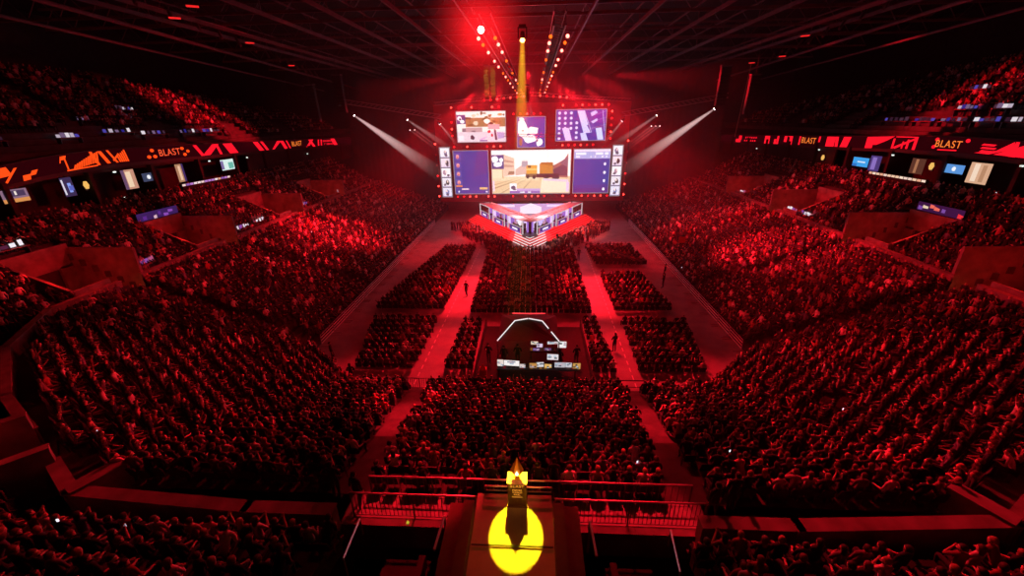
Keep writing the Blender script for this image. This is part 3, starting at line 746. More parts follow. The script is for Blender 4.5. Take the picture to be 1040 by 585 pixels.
# player booths
BOOTH = [((3.45, 66.1), (1.35, 62.6)), ((6.35, 70.6), (4.55, 67.6)), ((9.3, 76.2), (7.6, 73.0))]
def booth(sx, k):
    sd = 'left' if sx < 0 else 'right'
    (xa, ya), (xb, yb) = BOOTH[k]
    A = Vector((sx * xa, ya, 0)); B = Vector((sx * xb, yb, 0)); Cn = (A + B) / 2
    r = empty('player_booth', '%s player booth with white frame and violet panel on the %s stage wing' % (['front', 'middle', 'rear'][k], sd), 'booth', (Cn.x, Cn.y, 1.2), 0, 'player booths on the stage')
    a, b2 = A - Cn, B - Cn
    t = (b2 - a).normalized(); n = Vector((sx * abs(t.y), -abs(t.x), 0)).normalized()
    a2, b3 = a - t * 0.45, b2 + t * 0.45
    f = MB(); T = Vector((0, 0, 2.15)); Z0 = Vector((0, 0, 0.05))
    f.path([a2 + Z0, a2 + T, b3 + T, b3 + Z0], 0.085, 6); f.bar(a2 + Vector((0, 0, .95)), b3 + Vector((0, 0, .95)), 0.05, 6)
    f.path([a2 + T, a2 + T - n * 1.9], 0.05, 6); f.path([b3 + T, b3 + T - n * 1.9], 0.05, 6)
    f.build('frame', glow('booth_frame', (0.78, 0.72, 0.76), 0.8), r)
    p = MB(); o0 = n * 0.06
    q = [a + o0, b2 + o0, b2 + o0 + Vector((0, 0, .88)), a + o0 + Vector((0, 0, .88))]
    p.poly(q if sx < 0 else q[::-1], col=C('#3A2A78'))
    def at(u, v): return a + (b2 - a) * u + n * 0.075 + Vector((0, 0, v))
    p.poly([at(.05, .08), at(.95, .08), at(.95, .2), at(.05, .2)], col=C('#B06AD8'))
    p.poly([at(.28, .34), at(.72, .34), at(.72, .64), at(.28, .64)], col=C('#E8E4F4'))
    p.poly([at(.0, .0), at(.06, .0), at(.06, .88), at(.0, .88)], col=C('#F07080'))
    p.poly([at(.94, .0), at(1, .0), at(1, .88), at(.94, .88)], col=C('#F07080'))
    p.build('front_panel', led, r, tint=True)
    d = MB(); c = (a + b2) / 2 - n * 0.55
    d.box((c.x, c.y, .72), ((b2 - a).length, 0.9, 0.06), math.atan2(t.y, t.x)); dk = d.build('desk', black_m, r)
    for q_ in range(3):
        w = a + (b2 - a) * ((q_ + .5) / 3) - n * .45
        MB().box((w.x, w.y, .98), (0.55, 0.05, 0.36), math.atan2(t.y, t.x)).build('monitor', black_m, dk)
    # rear violet lit wall
    w = MB(); e0, e1 = a2 - n * 1.9, b3 - n * 1.9
    w.poly([e0 + Z0, e1 + Z0, e1 + Vector((0, 0, 1.9)), e0 + Vector((0, 0, 1.9))], col=C('#8A62C0'))
    w.poly([e0 * .6 + e1 * .4 + Z0 + n * .01, e0 * .3 + e1 * .7 + Z0 + n * .01, e0 * .3 + e1 * .7 + n * .01 + Vector((0, 0, 1.8)), e0 * .6 + e1 * .4 + n * .01 + Vector((0, 0, 1.8))], col=C('#E0C4F4'))
    w.build('rear_wall', led, r, tint=True)
    return A, B, n
SEAT_SPOTS = []
for sx in (-1, 1):
    for k in range(3):
        A, B, n = booth(sx, k)
        if k < 3:
            for q in range([2, 2, 1][k]):
                P = A + (B - A) * ((q + .6) / 2.2) - n * 1.15
                SEAT_SPOTS.append((P.x, P.y, 1.2, math.atan2(n.y, n.x) - PI / 2, sx, k, q))

# camera crane beside the right aisle
jib = empty('camera_crane', 'long dark camera crane reaching across the right floor toward the stage', 'camera crane', (12.4, 51.0, 0))
b = MB()
for k in range(3):
    a = k * 2 * PI / 3; b.bar((0.75 * math.cos(a), 0.75 * math.sin(a), 0), (0, 0, 1.1), 0.05, 6)
b.build('tripod', rail_m, jib)
MB().bar((1.9, -1.3, 1.05), (-8.2, 7.0, 2.4), 0.11, 6, r2=0.06).build('boom', rail_m, jib)
MB().bar((1.9, -1.3, 1.35), (-8.2, 7.0, 2.6), 0.03, 4).build('tension_cable', rail_m, jib)
MB().box((2.1, -1.5, 1.1), (0.5, 0.5, 0.5)).build('counterweight', black_m, jib)
MB().box((-8.4, 7.15, 2.2), (0.35, 0.5, 0.35)).build('camera_head', black_m, jib)

# ------------------------------------------------------------------ mixing desk island
foh = empty('mixing_island', 'black draped mixing desk platform in the middle of the floor', 'platform', (0.6, 28.5, 0))
MB().box((0, 0, 0.25), (8.4, 9.0, 0.5)).build('riser', mat('riser_black', (0.03, 0.028, 0.028), 0.95, 0, 0.2, 4), foh)
b = MB(); n = 60
for i in range(n + 1):
    x = -4.3 + 8.6 * i / n; y = -4.62 + 0.05 * math.sin(i * 1.9)
    b.v += [(x, y, 0), (x, y, 1.2)]
for i in range(n): b.f.append([2 * i, 2 * i + 2, 2 * i + 3, 2 * i + 1]); b.m.append(0); b.c.append((1, 1, 1))
b.build('front_drape', curtain_m, foh)
for sx in (-1, 1):
    MB().box((sx * 4.25, 0, 0.6), (0.08, 9.0, 1.2)).build('side_drape', curtain_m, foh)
tent = empty('mixing_tent', 'dark hipped tent with white light strips over the mixing desk', 'tent', (0.25, 27.4, 0.5))
ev = [(-2.25, -1.3), (2.25, -1.3), (2.25, 3.0), (-2.25, 3.0)]
rg = [(-1.05, 0.5), (1.05, 0.5)]
EZ, RZ = 2.45, 3.25
b = MB()
E_ = [(x, y, EZ) for x, y in ev]; G_ = [(rg[0][0], rg[0][1], RZ - .08), (-.02, .5, RZ + .12), (.02, .5, RZ + .12), (rg[1][0], rg[1][1], RZ - .08)]
b.add(E_ + G_, [(0, 1, 7, 6, 5, 4), (2, 3, 4, 5, 6, 7), (1, 2, 7), (3, 0, 4)])
b.build('roof', mat('tent_fabric', (0.02, 0.02, 0.022), 0.8, 0, 0.2, 3), tent)
up = lambda p, d=0.05: (p[0], p[1] - .03, p[2] + d)
for nm, p, q in (('l', E_[0], G_[0]), ('r', E_[1], tuple(np.array(G_[3]) * .45 + np.array(E_[1]) * .55)), ('r2', tuple(np.array(G_[3]) * .62 + np.array(E_[1]) * .38), G_[3]), ('a', G_[0], G_[1]), ('b', G_[2], G_[3])):
    MB().bar(up(p), up(q), 0.045, 5).build('light_strip', white_led, tent)
b = MB(); b.bar((-1.3, 2.2, EZ + .55), (0, 1.2, RZ + .22), 0.05, 5); b.bar((0, 1.2, RZ + .22), (1.3, 2.2, EZ + .55), 0.05, 5); b.build('red_trim', red_led, tent)
for x, y in ev: MB().box((x, y, EZ / 2), (0.08, 0.08, EZ)).build('pole', rail_m, tent)
for k, (x, y, w, what) in enumerate([(0.9, 25.35, 5.8, 'long black mixing desk facing the camera at front of the island'), (1.6, 27.9, 2.6, 'shorter black mixing desk under the tent')]):
    t = empty('mixing_desk', what, 'desk', (x, y, 0.5))
    MB().box((0, 0, 0.74), (w, 0.85, 0.06)).build('desktop', black_m, t)
    for s in (-1, 1): MB().box((s * (w / 2 - .15), 0, 0.36), (0.08, 0.7, 0.72)).build('leg', rail_m, t)
    f = MB()
    for q in range(int(w * 3)):
        f.poly([(-w / 2 + .1 + q * .33, -.3, .775), (-w / 2 + .3 + q * .33, -.3, .775), (-w / 2 + .3 + q * .33, .1, .775), (-w / 2 + .1 + q * .33, .1, .775)], col=random.choice([C('#40302A'), C('#7A5020'), C('#601018'), C('#141010'), C('#141010')]))
    f.build('fader_bank', led_dim, t, tint=True)
def monitor(name, label, cat, loc, w, h, polys, base, rz=0.0, group=None, stand=True, tilt=0.0):
    e = empty(name, label, cat, loc, rz, group)
    cs = MB().box((0, 0.03, 0), (w + .05, 0.05, h + .05)).build('casing', black_m, e)
    f = MB()
    f.poly([(-w / 2, 0, -h / 2), (w / 2, 0, -h / 2), (w / 2, 0, h / 2), (-w / 2, 0, h / 2)], col=C(base))
    for k, (c, pts) in enumerate(polys): f.poly([((u - .5) * w, -0.002 * (k + 1), (v - .5) * h) for u, v in pts], col=C(c))
    f.build('display', led_dim, cs, tint=True)
    if stand:
        MB().path([(0, 0.06, -h / 2 - .22), (0, 0.06, -h / 2)], 0.03).build('stand', black_m, e)
    return e
def win(seed):
    q = random.Random(seed); P = []
    for k in range(5):
        u, v = q.random() * .8, q.random() * .7; P.append(rc(q.choice(['#8890A0', '#505868', '#C8A8B0', '#B0C0D0', '#30303C']), u, v, min(1, u + .25), min(1, v + .25)))
    return P
MON = [(-1.75, 25.25, 1.62, .45, .55, '#E8D8D0', 'small tilted monitor at left end of the front mixing desk'),
       (-0.95, 25.3, 1.58, 1.15, .45, '#F6F0EE', 'wide white monitor on the left part of the front mixing desk'),
       (-0.15, 25.2, 1.42, .42, .32, '#D8C8C4', 'small pale monitor right of the wide white one on the front desk'),
       (0.62, 25.2, 1.45, .52, .44, '#C08848', 'orange-lit monitor in the middle of the front mixing desk'),
       (1.12, 25.25, 1.52, .55, .40, '#D8D4D6', 'grey-white monitor right of the orange one on the front desk'),
       (1.70, 25.2, 1.40, .50, .42, '#E0B060', 'amber monitor right of centre on the front mixing desk'),
       (2.05, 25.6, 1.95, .80, .48, '#E4DCE0', 'raised pale monitor above the right part of the front mixing desk'),
       (2.55, 25.2, 1.55, .75, .42, '#B8B4BC', 'patterned grey monitor on the right part of the front mixing desk'),
       (3.15, 25.25, 1.52, .5, .40, '#C8C4CC', 'small grey monitor near right end of the front mixing desk'),
       (3.75, 25.2, 1.46, .55, .5, '#C89850', 'golden-lit console screen at the right end of the front desk'),
       (0.72, 27.6, 1.98, .55, .34, '#E8D0B8', 'leftmost cream monitor on the rear mixing desk'),
       (1.35, 27.8, 2.30, .65, .36, '#F0DCD4', 'topmost pale monitor on the rear mixing desk'),
       (1.12, 27.5, 1.78, .45, .32, '#E0C8E4', 'lilac monitor in the cluster on the rear mixing desk'),
       (2.15, 27.7, 2.05, .85, .50, '#D0D4D8', 'white patterned monitor at right of the rear mixing desk'),
       (2.85, 27.6, 1.82, .65, .55, '#F2EEEC', 'brightest white monitor at right end of the rear mixing desk'),
       (0.85, 27.3, 1.55, .5, .22, '#7A4A90', 'dim violet laptop screen at left of the rear mixing desk'),
       (1.75, 27.3, 1.58, .5, .22, '#6A3A70', 'dim purple laptop screen at centre of the rear mixing desk')]
for k, (x, y, z, w, h, c, lab) in enumerate(MON): monitor('monitor', lab, 'monitor', (x, y, z), w, h, win(k + 60), c, random.uniform(-.1, .1))
MB().box((0, 0, 0.4), (0.5, 0.5, 0.8)).add([(-.3, -.3, .8), (.3, -.3, .8), (0, 0, 1.2)], [(0, 1, 2)]).build('equipment_case', mat('red_case', (.5, .03, .03), .5), loc=(-3.0, 25.0, 0.5),
    **tags('small red-lit equipment case at left corner of the mixing island', 'case'))

# ------------------------------------------------------------------ LED ribbons on the balcony fronts
RIBL = [(14, 11.9), (20, 12.5), (31.9, 13.5), (35, 13.92), (39.8, 14.3), (50, 14.2), (64.5, 13.95), (90.6, 13.3), (101, 13.1)]
RIBR = [(14, 11.9), (20, 12.5), (31, 13.4), (39.1, 13.95), (45.1, 14.15), (54.2, 13.95), (57.3, 13.75), (93.4, 12.62), (101, 12.4)]
def ribz(tab, y): return float(np.interp(y, [a for a, _ in tab], [b for _, b in tab]))
RH = 1.42
def para(y0, y1, v0, v1, sk=0.0): return [(y0, v0), (y1, v0), (y1 + sk, v1), (y0 + sk, v1)]
def ribbon(sx, tab, graphics, sd):
    r = empty('ribbon_display', 'long curved red display band along the %s balcony front' % sd, 'display band', (sx * 43.0, 40, 13))
    b = MB(); yy = list(range(14, 102, 3)) + [101]
    for a, c in zip(yy[:-1], yy[1:]):
        za, zc = ribz(tab, a) - 13, ribz(tab, c) - 13
        x1 = sx * 0.9
        b.add([(0, a - 40, za - .35), (0, c - 40, zc - .35), (0, c - 40, zc + RH + .1), (0, a - 40, za + RH + .1),
               (x1, a - 40, za - .35), (x1, c - 40, zc - .35), (x1, c - 40, zc + RH + .1), (x1, a - 40, za + RH + .1)], [(0, 1, 2, 3), (3, 2, 6, 7), (0, 4, 5, 1), (4, 7, 6, 5)])
    b.build('fascia', mat('fascia_dark', (0.05, 0.03, 0.03), 0.6), r)
    d = MB()
    for a, c in zip(yy[:-1], yy[1:]):
        za, zc = ribz(tab, a) - 13, ribz(tab, c) - 13; xx = -sx * 0.03
        d.poly([(xx, a - 40, za), (xx, c - 40, zc), (xx, c - 40, zc + RH), (xx, a - 40, za + RH)], col=C('#220105'))
    for k, (col, pts) in enumerate(graphics):
        xx = -sx * (0.045 + 0.002 * (k % 8))
        d.poly([(xx, y - 40, ribz(tab, y) - 13 + v * RH) for y, v in pts], col=C(col))
    d.build('display', led, r, tint=True)
    return r
Og, Rd = '#FF4A14', '#FF1428'
GL = []
GL += [(Og, para(29.5, 30.4, .3, .7, .2)), (Og, para(30.8, 31.2, 0, .8, 1.0)), (Og, para(32.0, 33.0, .45, .95, -.2)), (Og, para(32.2, 32.45, .1, .8, 1.1)), (Og, para(33.6, 34.2, .0, .3, .1)), (Og, para(34.2, 34.7, .2, .45, .3)),
       (Og, para(36.9, 37.0, .55, .95, .25)), (Og, para(37.1, 37.5, .72, .95, .2)), (Og, para(37.4, 37.55, .1, .85, -.0))]
for k in range(11): GL.append((Og, para(37.9 + k * .24, 38.08 + k * .24, .02 + k * .02, .3 + k * .062, .25)))
GL += [(Og, para(37.3, 40.3, .0, .08)), (Og, para(40.3, 40.6, .05, .95, -.45)), (Og, para(41.3, 41.7, .1, .95, -.6)), (Og, para(42.3, 42.55, .1, .98, -.7)), (Og, [(42.0, .3), (42.8, .75), (42.9, .65), (42.1, .2)])]
for k in range(5): GL.append((Og, para(42.7 + k * .22, 42.88 + k * .22, .12 + k * .0, .55 + k * .1, -.15)))
def disc(col, y, v, ry, rv): return (col, [(y + ry * math.cos(t * PI / 5), v + rv * math.sin(t * PI / 5)) for t in range(10)])
GL += [disc(Og, 46.3, .28, .28, .13), disc(Og, 46.9, .75, .28, .13), disc(Og, 47.1, .28, .28, .13), disc(Og, 51.2, .75, .3, .13), disc(Og, 51.4, .25, .3, .13), disc(Og, 52.0, .5, .28, .13)]
GL += [(Rd, para(54.0, 54.6, 0, .95, -1.0)), (Rd, [(54.2, .02), (55.6, .02), (57.6, .95), (56.4, .95)]), (Rd, para(57.4, 57.9, 0, .95, -.5)), (Rd, para(59.4, 61.2, 0, .95, -1.0)),
       (Rd, para(66.2, 67.4, .02, .95, -1.2)), (Rd, para(68.0, 68.7, .02, .95, -1.2)), (Rd, [(69.6, .05), (70.2, .05), (72.6, .95), (71.4, .95)]), (Rd, para(73.2, 74.2, .02, .95, -1.0)), (Rd, para(74.8, 75.2, .02, .95, -.8)),
       (Rd, [(80.4, .02), (81.4, .02), (83.6, .95), (82.6, .95)]), (Rd, para(83, 84, .02, .95, -1.4)), (Rd, para(85, 85.5, .1, .9, .3)), (Rd, para(86.2, 86.7, .1, .9, .3)), (Rd, para(92.0, 93.8, .02, .95, -1.2))]
for k in range(7): GL += [(Rd, para(87.4 + k * .55, 87.7 + k * .55, .55, .8)), (Rd, para(87.7 + k * .55, 88.0 + k * .55, .12, .36))]
ribL = ribbon(-1, RIBL, GL, 'left')
GR = []
GR += [(Rd, para(91.5, 93.6, .05, .5)), (Rd, para(91.2, 92.4, .4, .95))]
for k in range(6): GR += [(Rd, para(85.2 + k * .8, 85.6 + k * .8, .6, .8)), (Rd, para(85.5 + k * .8, 85.9 + k * .8, .2, .4))]
GR += [(Rd, para(80.5, 82.2, .02, .95)), (Rd, para(78.3, 79.0, .02, .6)), (Rd, para(77.6, 78.2, .02, .95)), (Rd, para(75.2, 76.0, .3, .95)), (Rd, para(73.6, 74.4, .02, .95)), (Rd, [(75.2, .95), (73.6, .7), (73.6, .95)]),
       (Rd, para(71.4, 71.8, .05, .95)), (Rd, para(66.6, 67.0, .4, .95)), (Rd, para(63.4, 65.2, .02, .95)), (Rd, para(62.6, 63.2, .02, .95, .2)), (Rd, para(60.8, 62.2, .02, .95, -.4)),
       (Rd, para(56.4, 57.6, .02, .97)), (Rd, [(56.6, .97), (53.4, .97), (54.4, .62), (55.8, .3), (56.4, .3)]), (Rd, para(53.2, 53.5, .02, .8)), (Rd, [(53.4, .1), (50.3, .95), (50.3, .80), (52.9, .02)]), (Rd, para(50.2, 50.6, .0, .97)),
       (Rd, para(51.2, 51.5, .05, .75)), (Rd, para(51.9, 52.1, .05, .6)), (Rd, para(50.2, 53.2, .9, .97))]
for y, v in ((47.9, .82), (48.05, .3), (44.6, .8)): GR.append(disc(Rd, y, v, .24, .13))
GR += [(Rd, para(45.4, 47.5, .08, .16)),
       (Rd, [(43.6, .1), (42.2, .1), (40.4, .98), (40.3, .55)]), (Rd, [(41.8, .12), (39.2, .12), (37.2, .98), (39.0, .98)]), (Rd, [(40.3, .98), (40.0, .98), (39.9, .1), (40.5, .1)]), (Rd, [(39, .1), (35, .1), (33, .98), (37, .98)]), (Rd, [(33.5, .1), (29, .1), (29, .98), (32, .98)])]
for k in range(3): GR.append((Rd, para(41.8 + k * .1, 43.2, .2 + .2 * k, .32 + .2 * k, -.2)))
ribR = ribbon(1, RIBR, GR, 'right')
or_txt = glow('ribbon_letters', (1.0, 0.22, 0.03), 1.1)
def rib_text(sx, tab, y, v, size, par, m=or_txt, sp=1.1):
    rot = (PI / 2, 0, PI / 2 if sx < 0 else -PI / 2)
    return text_obj('BLAST', size, m, (-sx * 0.085, y - 40, ribz(tab, y) - 13 + v * RH), rot, par, 'lettering', spacing=sp)
rib_text(-1, RIBL, 49.2, .5, 1.05, ribL, glow('ribbon_letters_left', (1, .10, .03), 1.1)); rib_text(-1, RIBL, 77.3, .52, 1.15, ribL)
rib_text(1, RIBR, 46.5, .5, 0.98, ribR); rib_text(1, RIBR, 69.3, .5, 1.2, ribR)

# ------------------------------------------------------------------ suites behind the middle tier: screens, banners, lamps
def wall_screen(sx, y0, y1, z0, z1, base, polys, label, name='wall_screen', cat='screen', x=42.95):
    yc, zc = (y0 + y1) / 2, (z0 + z1) / 2
    return monitor(name, label, cat, (sx * x, yc, zc), abs(y1 - y0), z1 - z0, polys, base, PI / 2 if sx < 0 else -PI / 2, stand=False)
wall_screen(-1, 31.6, 33.5, 12.15, 13.2, '#8A6A80', [rc('#D89050', 0, 0, 1, .3), rc('#4A3A58', .1, .45, .9, .9), rc('#F0E0D8', .5, .55, .58, .85)], 'lit screen with orange lower edge at far left under the balcony')
wall_screen(-1, 36.3, 37.3, 11.9, 13.6, '#3A2C50', [rc('#8AA0F0', .5, .2, .8, .7), rc('#E0D8E8', .05, .1, .2, .9), rc('#5A64C0', .55, .3, .95, .55)], 'narrow violet lit banner under the left balcony', 'lit_banner', 'banner')
wall_screen(-1, 42.3, 43.8, 11.6, 13.6, '#C89078', [rc('#F0D0B0', .3, .1, .7, .9), rc('#6A4A6A', 0, 0, .25, 1)], 'tall warm lit banner left of the dark emblem screen under left balcony', 'lit_banner', 'banner')
wall_screen(-1, 44.6, 46.2, 12.1, 13.0, '#3C4460', [blob('#F0F0F8', .5, .5, .18, .3, 8, .2)], 'dark screen with white round emblem under the left balcony')
wall_screen(-1, 49.3, 50.5, 11.4, 13.5, '#B08060', [rc('#E8C0A0', .3, .1, .6, .9), rc('#3A2A60', .75, 0, 1, 1)], 'tall warm lit banner right of the emblem screen under left balcony', 'lit_banner', 'banner')
wall_screen(-1, 57.0, 59.6, 11.9, 13.3, '#D8F0EA', [rc('#6AB8A8', .55, .1, .95, .7), rc('#7A6AA0', .0, .1, .2, .9)], 'pale green lit screen furthest along the left balcony')
wall_screen(1, 56.2, 58.9, 11.5, 12.6, '#3AA0E8', [rc('#E0F0FF', .3, .45, .8, .58), rc('#2A70C0', 0, 0, .3, .3)], 'bright blue screen under the right balcony, the one further away')
wall_screen(1, 54.3, 56.0, 11.2, 13.0, '#4A3A78', [rc('#8A70C0', .2, .1, .6, .9)], 'violet lit banner right beside the far blue screen', 'lit_banner', 'banner')
wall_screen(1, 48.3, 50.0, 11.6, 13.2, '#5A3428', [rc('#A87050', .3, .05, .5, .95)], 'dim brown lit banner between the two blue screens', 'lit_banner', 'banner')
wall_screen(1, 43.9, 46.0, 12.15, 13.0, '#5A94D8', [blob('#F4F8FF', .5, .5, .12, .3, 8, .2)], 'blue screen with white emblem under the right balcony, the nearer one')
wall_screen(1, 41.4, 43.4, 11.5, 13.4, '#D8A888', [rc('#F4D8C0', .2, .1, .45, .95), rc('#B88868', .6, .1, .8, .9)], 'tall peach lit banner right of the nearer blue screen', 'lit_banner', 'banner')
sc_g = glow('sconce_warm', (0.9, 0.5, 0.12), 1.0)
for sx, y, z, lab in ((-1, 38.3, 12.7, 'gold wall lamp right of the narrow violet banner on the left'), (1, 64.8, 12.0, 'gold wall lamp at far end of the right suites'), (1, 47.3, 12.6, 'gold wall lamp left of the nearer blue screen')):
    e = empty('wall_lamp', lab, 'lamp', (sx * 42.95, y, z)); MB().box((0, 0, -.1), (0.12, 0.25, 0.8)).build('back_plate', rail_m, e)
    MB().lathe([(0.12, -.35), (0.22, 0.0), (0.12, .35)], 8, (-sx * .15, 0, 0)).build('shade', sc_g, e)
for sx, sd, pts in ((-1, 'left', [(41.5, 13.55), (41.6, 10.9), (54.8, 13.4), (62.5, 13.2), (63.5, 10.6), (80, 12.4)]), (1, 'right', [(38.9, 13.5), (52.6, 13.3), (52.8, 10.9), (66, 13.0), (67, 10.5), (84, 12.0), (40, 11.0)])):
    for k, (y, z) in enumerate(pts):
        MB().box((0, 0, 0), (0.1, 0.26, 0.14)).build('exit_lamp', glow('white_small', (0.9, 1, 0.9), 1.2), loc=(sx * 42.75, y, z),
            **tags('%s small white lamp listed from the near end of the %s suites' % (nth(k + 1), sd), 'lamp'))
# lit counters at the back of the middle tier
for sx, y0, y1, lab in ((-1, 48.5, 57.0, 'long counter with violet and white glow behind left middle tier'), (1, 46.5, 54.5, 'long counter with peach glow behind the right middle tier')):
    e = empty('bar_counter', lab, 'counter', (sx * 42.3, (y0 + y1) / 2, 10.35)); L = y1 - y0
    MB().box((0, 0, 0.45), (0.5, L, 0.9)).build('counter_body', black_m, e)
    d = MB(); q = random.Random(4)
    n = 14
    for k in range(n):
        ya, yb = -L / 2 + L * k / n, -L / 2 + L * (k + .85) / n
        d.poly([(-sx * .26, ya, .66), (-sx * .26, yb, .66), (-sx * .26, yb, .9), (-sx * .26, ya, .9)], col=C(q.choice(['#B87AC8', '#F0D0C8', '#8A5AB0', '#F4E0E0', '#E0A080'] if sx < 0 else ['#F0C8A8', '#FFE0C8', '#E8A888', '#F0D0C0'])))
    d.build('lit_front', led_dim, e, tint=True)
# display panels on the back walls of the second vomitories, desks with screens
def led_strip(sx, y0, y1, x, z, h, cols, label, name='display_panel', cat='display'):
    e = empty(name, label, cat, (sx * x, (y0 + y1) / 2, z)); L = y1 - y0
    MB().box((sx * .06, 0, h / 2), (0.1, L, h)).build('casing', black_m, e)
    d = MB(); q = random.Random(len(label)); xx = -sx * .01
    n = max(3, int(L / .6))
    d.poly([(xx, -L / 2, 0), (xx, L / 2, 0), (xx, L / 2, h), (xx, -L / 2, h)], col=C(cols[0]))
    for k in range(n):
        ya = -L / 2 + L * k / n; v0 = q.random() * .5; w = L / n * q.uniform(.5, 1)
        d.poly([(xx - sx * .004, ya, v0 * h), (xx - sx * .004, ya + w, v0 * h), (xx - sx * .004, ya + w, min(1, v0 + q.uniform(.25, .5)) * h), (xx - sx * .004, ya, min(1, v0 + q.uniform(.25, .5)) * h)], col=C(q.choice(cols)))
    d.build('display', led_dim, e, tint=True)
led_strip(-1, 38.6, 43.6, 39.2, 8.9, 0.8, ['#3A1E5A', '#8A4AB0', '#5A2A88', '#D8B0C0', '#F06070'], 'violet display strip above the second vomitory on the left')
led_strip(1, 38.4, 43.2, 39.2, 8.9, 0.8, ['#3A1440', '#F06A5A', '#E8D0B0', '#7A4AA0', '#F0303A'], 'red and violet display strip above the second vomitory on the right')
def press_desk(label, loc, L, rz, cols, n=4, group='press desks'):
    e = empty('press_desk', label, 'desk', loc, rz, group)
    dt = MB().box((0, 0, .72), (L, 0.55, 0.05)).build('desktop', mat('desk_red', (0.30, 0.05, 0.05), .6), e)
    for s in (-1, 1): MB().box((s * (L / 2 - .1), 0, .36), (0.06, 0.45, .7)).build('leg', rail_m, e)
    q = random.Random(L * 7 + loc[1])
    for k in range(n):
        x = -L / 2 + L * (k + .5) / n
        f = MB(); w, h = q.uniform(.3, .55), q.uniform(.25, .45)
        f.poly([(x - w / 2, .05, .8), (x + w / 2, .05, .8), (x + w / 2, .1, .8 + h), (x - w / 2, .1, .8 + h)], col=C(q.choice(cols)))
        f.build('glow_panel', led_dim, dt, tint=True)  # on upper balconies the emission stands in for tables under work lights
    return e
UPC = ['#B8A8B8', '#4A40A0', '#705878', '#E0D4DC', '#2A2480', '#402838', '#301828']
for sx, sd, lst in ((-1, 'left', [(45.4, 34.3, 16.6, 2.4), (45.4, 40.8, 16.6, 2.2), (46.3, 47.0, 16.9, 3.6), (45.2, 50.5, 16.6, 3.6), (45.2, 56.0, 16.6, 3.4), (45.2, 60.0, 16.6, 3.4), (48.3, 46.0, 18.2, 2.0), (48.5, 51.5, 18.4, 2.4), (49.8, 52.5, 19.4, 2.4)]),
                    (1, 'right', [(45.2, 40.0, 16.6, 2.6), (45.2, 43.0, 16.6, 2.6), (45.2, 46.0, 16.6, 2.6), (45.2, 49.5, 16.6, 3.0), (45.2, 53.0, 16.6, 2.6), (45.2, 57.0, 16.6, 3.8), (46.8, 46.6, 17.8, 1.6), (46.8, 50.2, 17.8, 2.2), (49.0, 52.0, 19.8, 2.4), (49.2, 42.0, 19.4, 2.4)])):
    for k, (x, y, z, L) in enumerate(lst):
        press_desk('press desk with emissive panels as lit tops on the upper %s balcony, %s in order of distance' % (sd, nth(k + 1)), (sx * x, y, z - .4), L, PI / 2 if sx < 0 else -PI / 2, UPC, 5, 'press desks on the upper balconies')
for sx, sd, lst in ((-1, 'left', [(34.6, 33.3, 5.6, 0), (34.3, 46.5, 5.6, 0), (34.2, 49.5, 5.6, 0), (34.2, 60.5, 5.6, 0), (34.2, 73.0, 5.6, 0), (39.9, 28.4, 8.55, 0)]), (1, 'right', [(34.2, 68.5, 5.6, 0), (34.2, 55.0, 5.6, 0), (34.2, 52.0, 5.6, 0)])):
    for k, (x, y, z, _) in enumerate(lst):
        press_desk('desk with small lit screens on the %s middle tier, %s in the list from near' % (sd, nth(k + 1)), (sx * x, y, z), 2.2, PI / 2 if sx < 0 else -PI / 2, ['#B0507A', '#E0C8D8', '#8A4AA0', '#F0E8F0', '#50203A'], 4, 'desks on the middle tiers')

# ------------------------------------------------------------------ people
def skin_build(nodes, edges, root, subdiv=1):
    """nodes: {name:(co, radius)}; grown as one continuous surface with a Skin modifier"""
    names = list(nodes); idx = {n: i for i, n in enumerate(names)}
    me = bpy.data.meshes.new('body'); me.from_pydata([nodes[n][0] for n in names], [(idx[a], idx[b]) for a, b in edges], [])
    o = bpy.data.objects.new('body', me); COL.objects.link(o)
    o.modifiers.new('s', 'SKIN').use_smooth_shade = True
    sv = me.skin_vertices[0].data
    for n in names:
        r = nodes[n][1]; sv[idx[n]].radius = r if isinstance(r, tuple) else (r, r)
        sv[idx[n]].use_root = n in root
    if subdiv:
        m = o.modifiers.new('d', 'SUBSURF'); m.levels = subdiv; m.render_levels = subdiv
    dg = bpy.context.evaluated_depsgraph_get()
    out = bpy.data.meshes.new_from_object(o.evaluated_get(dg))
    bpy.data.objects.remove(o); bpy.data.meshes.remove(me)
    return out

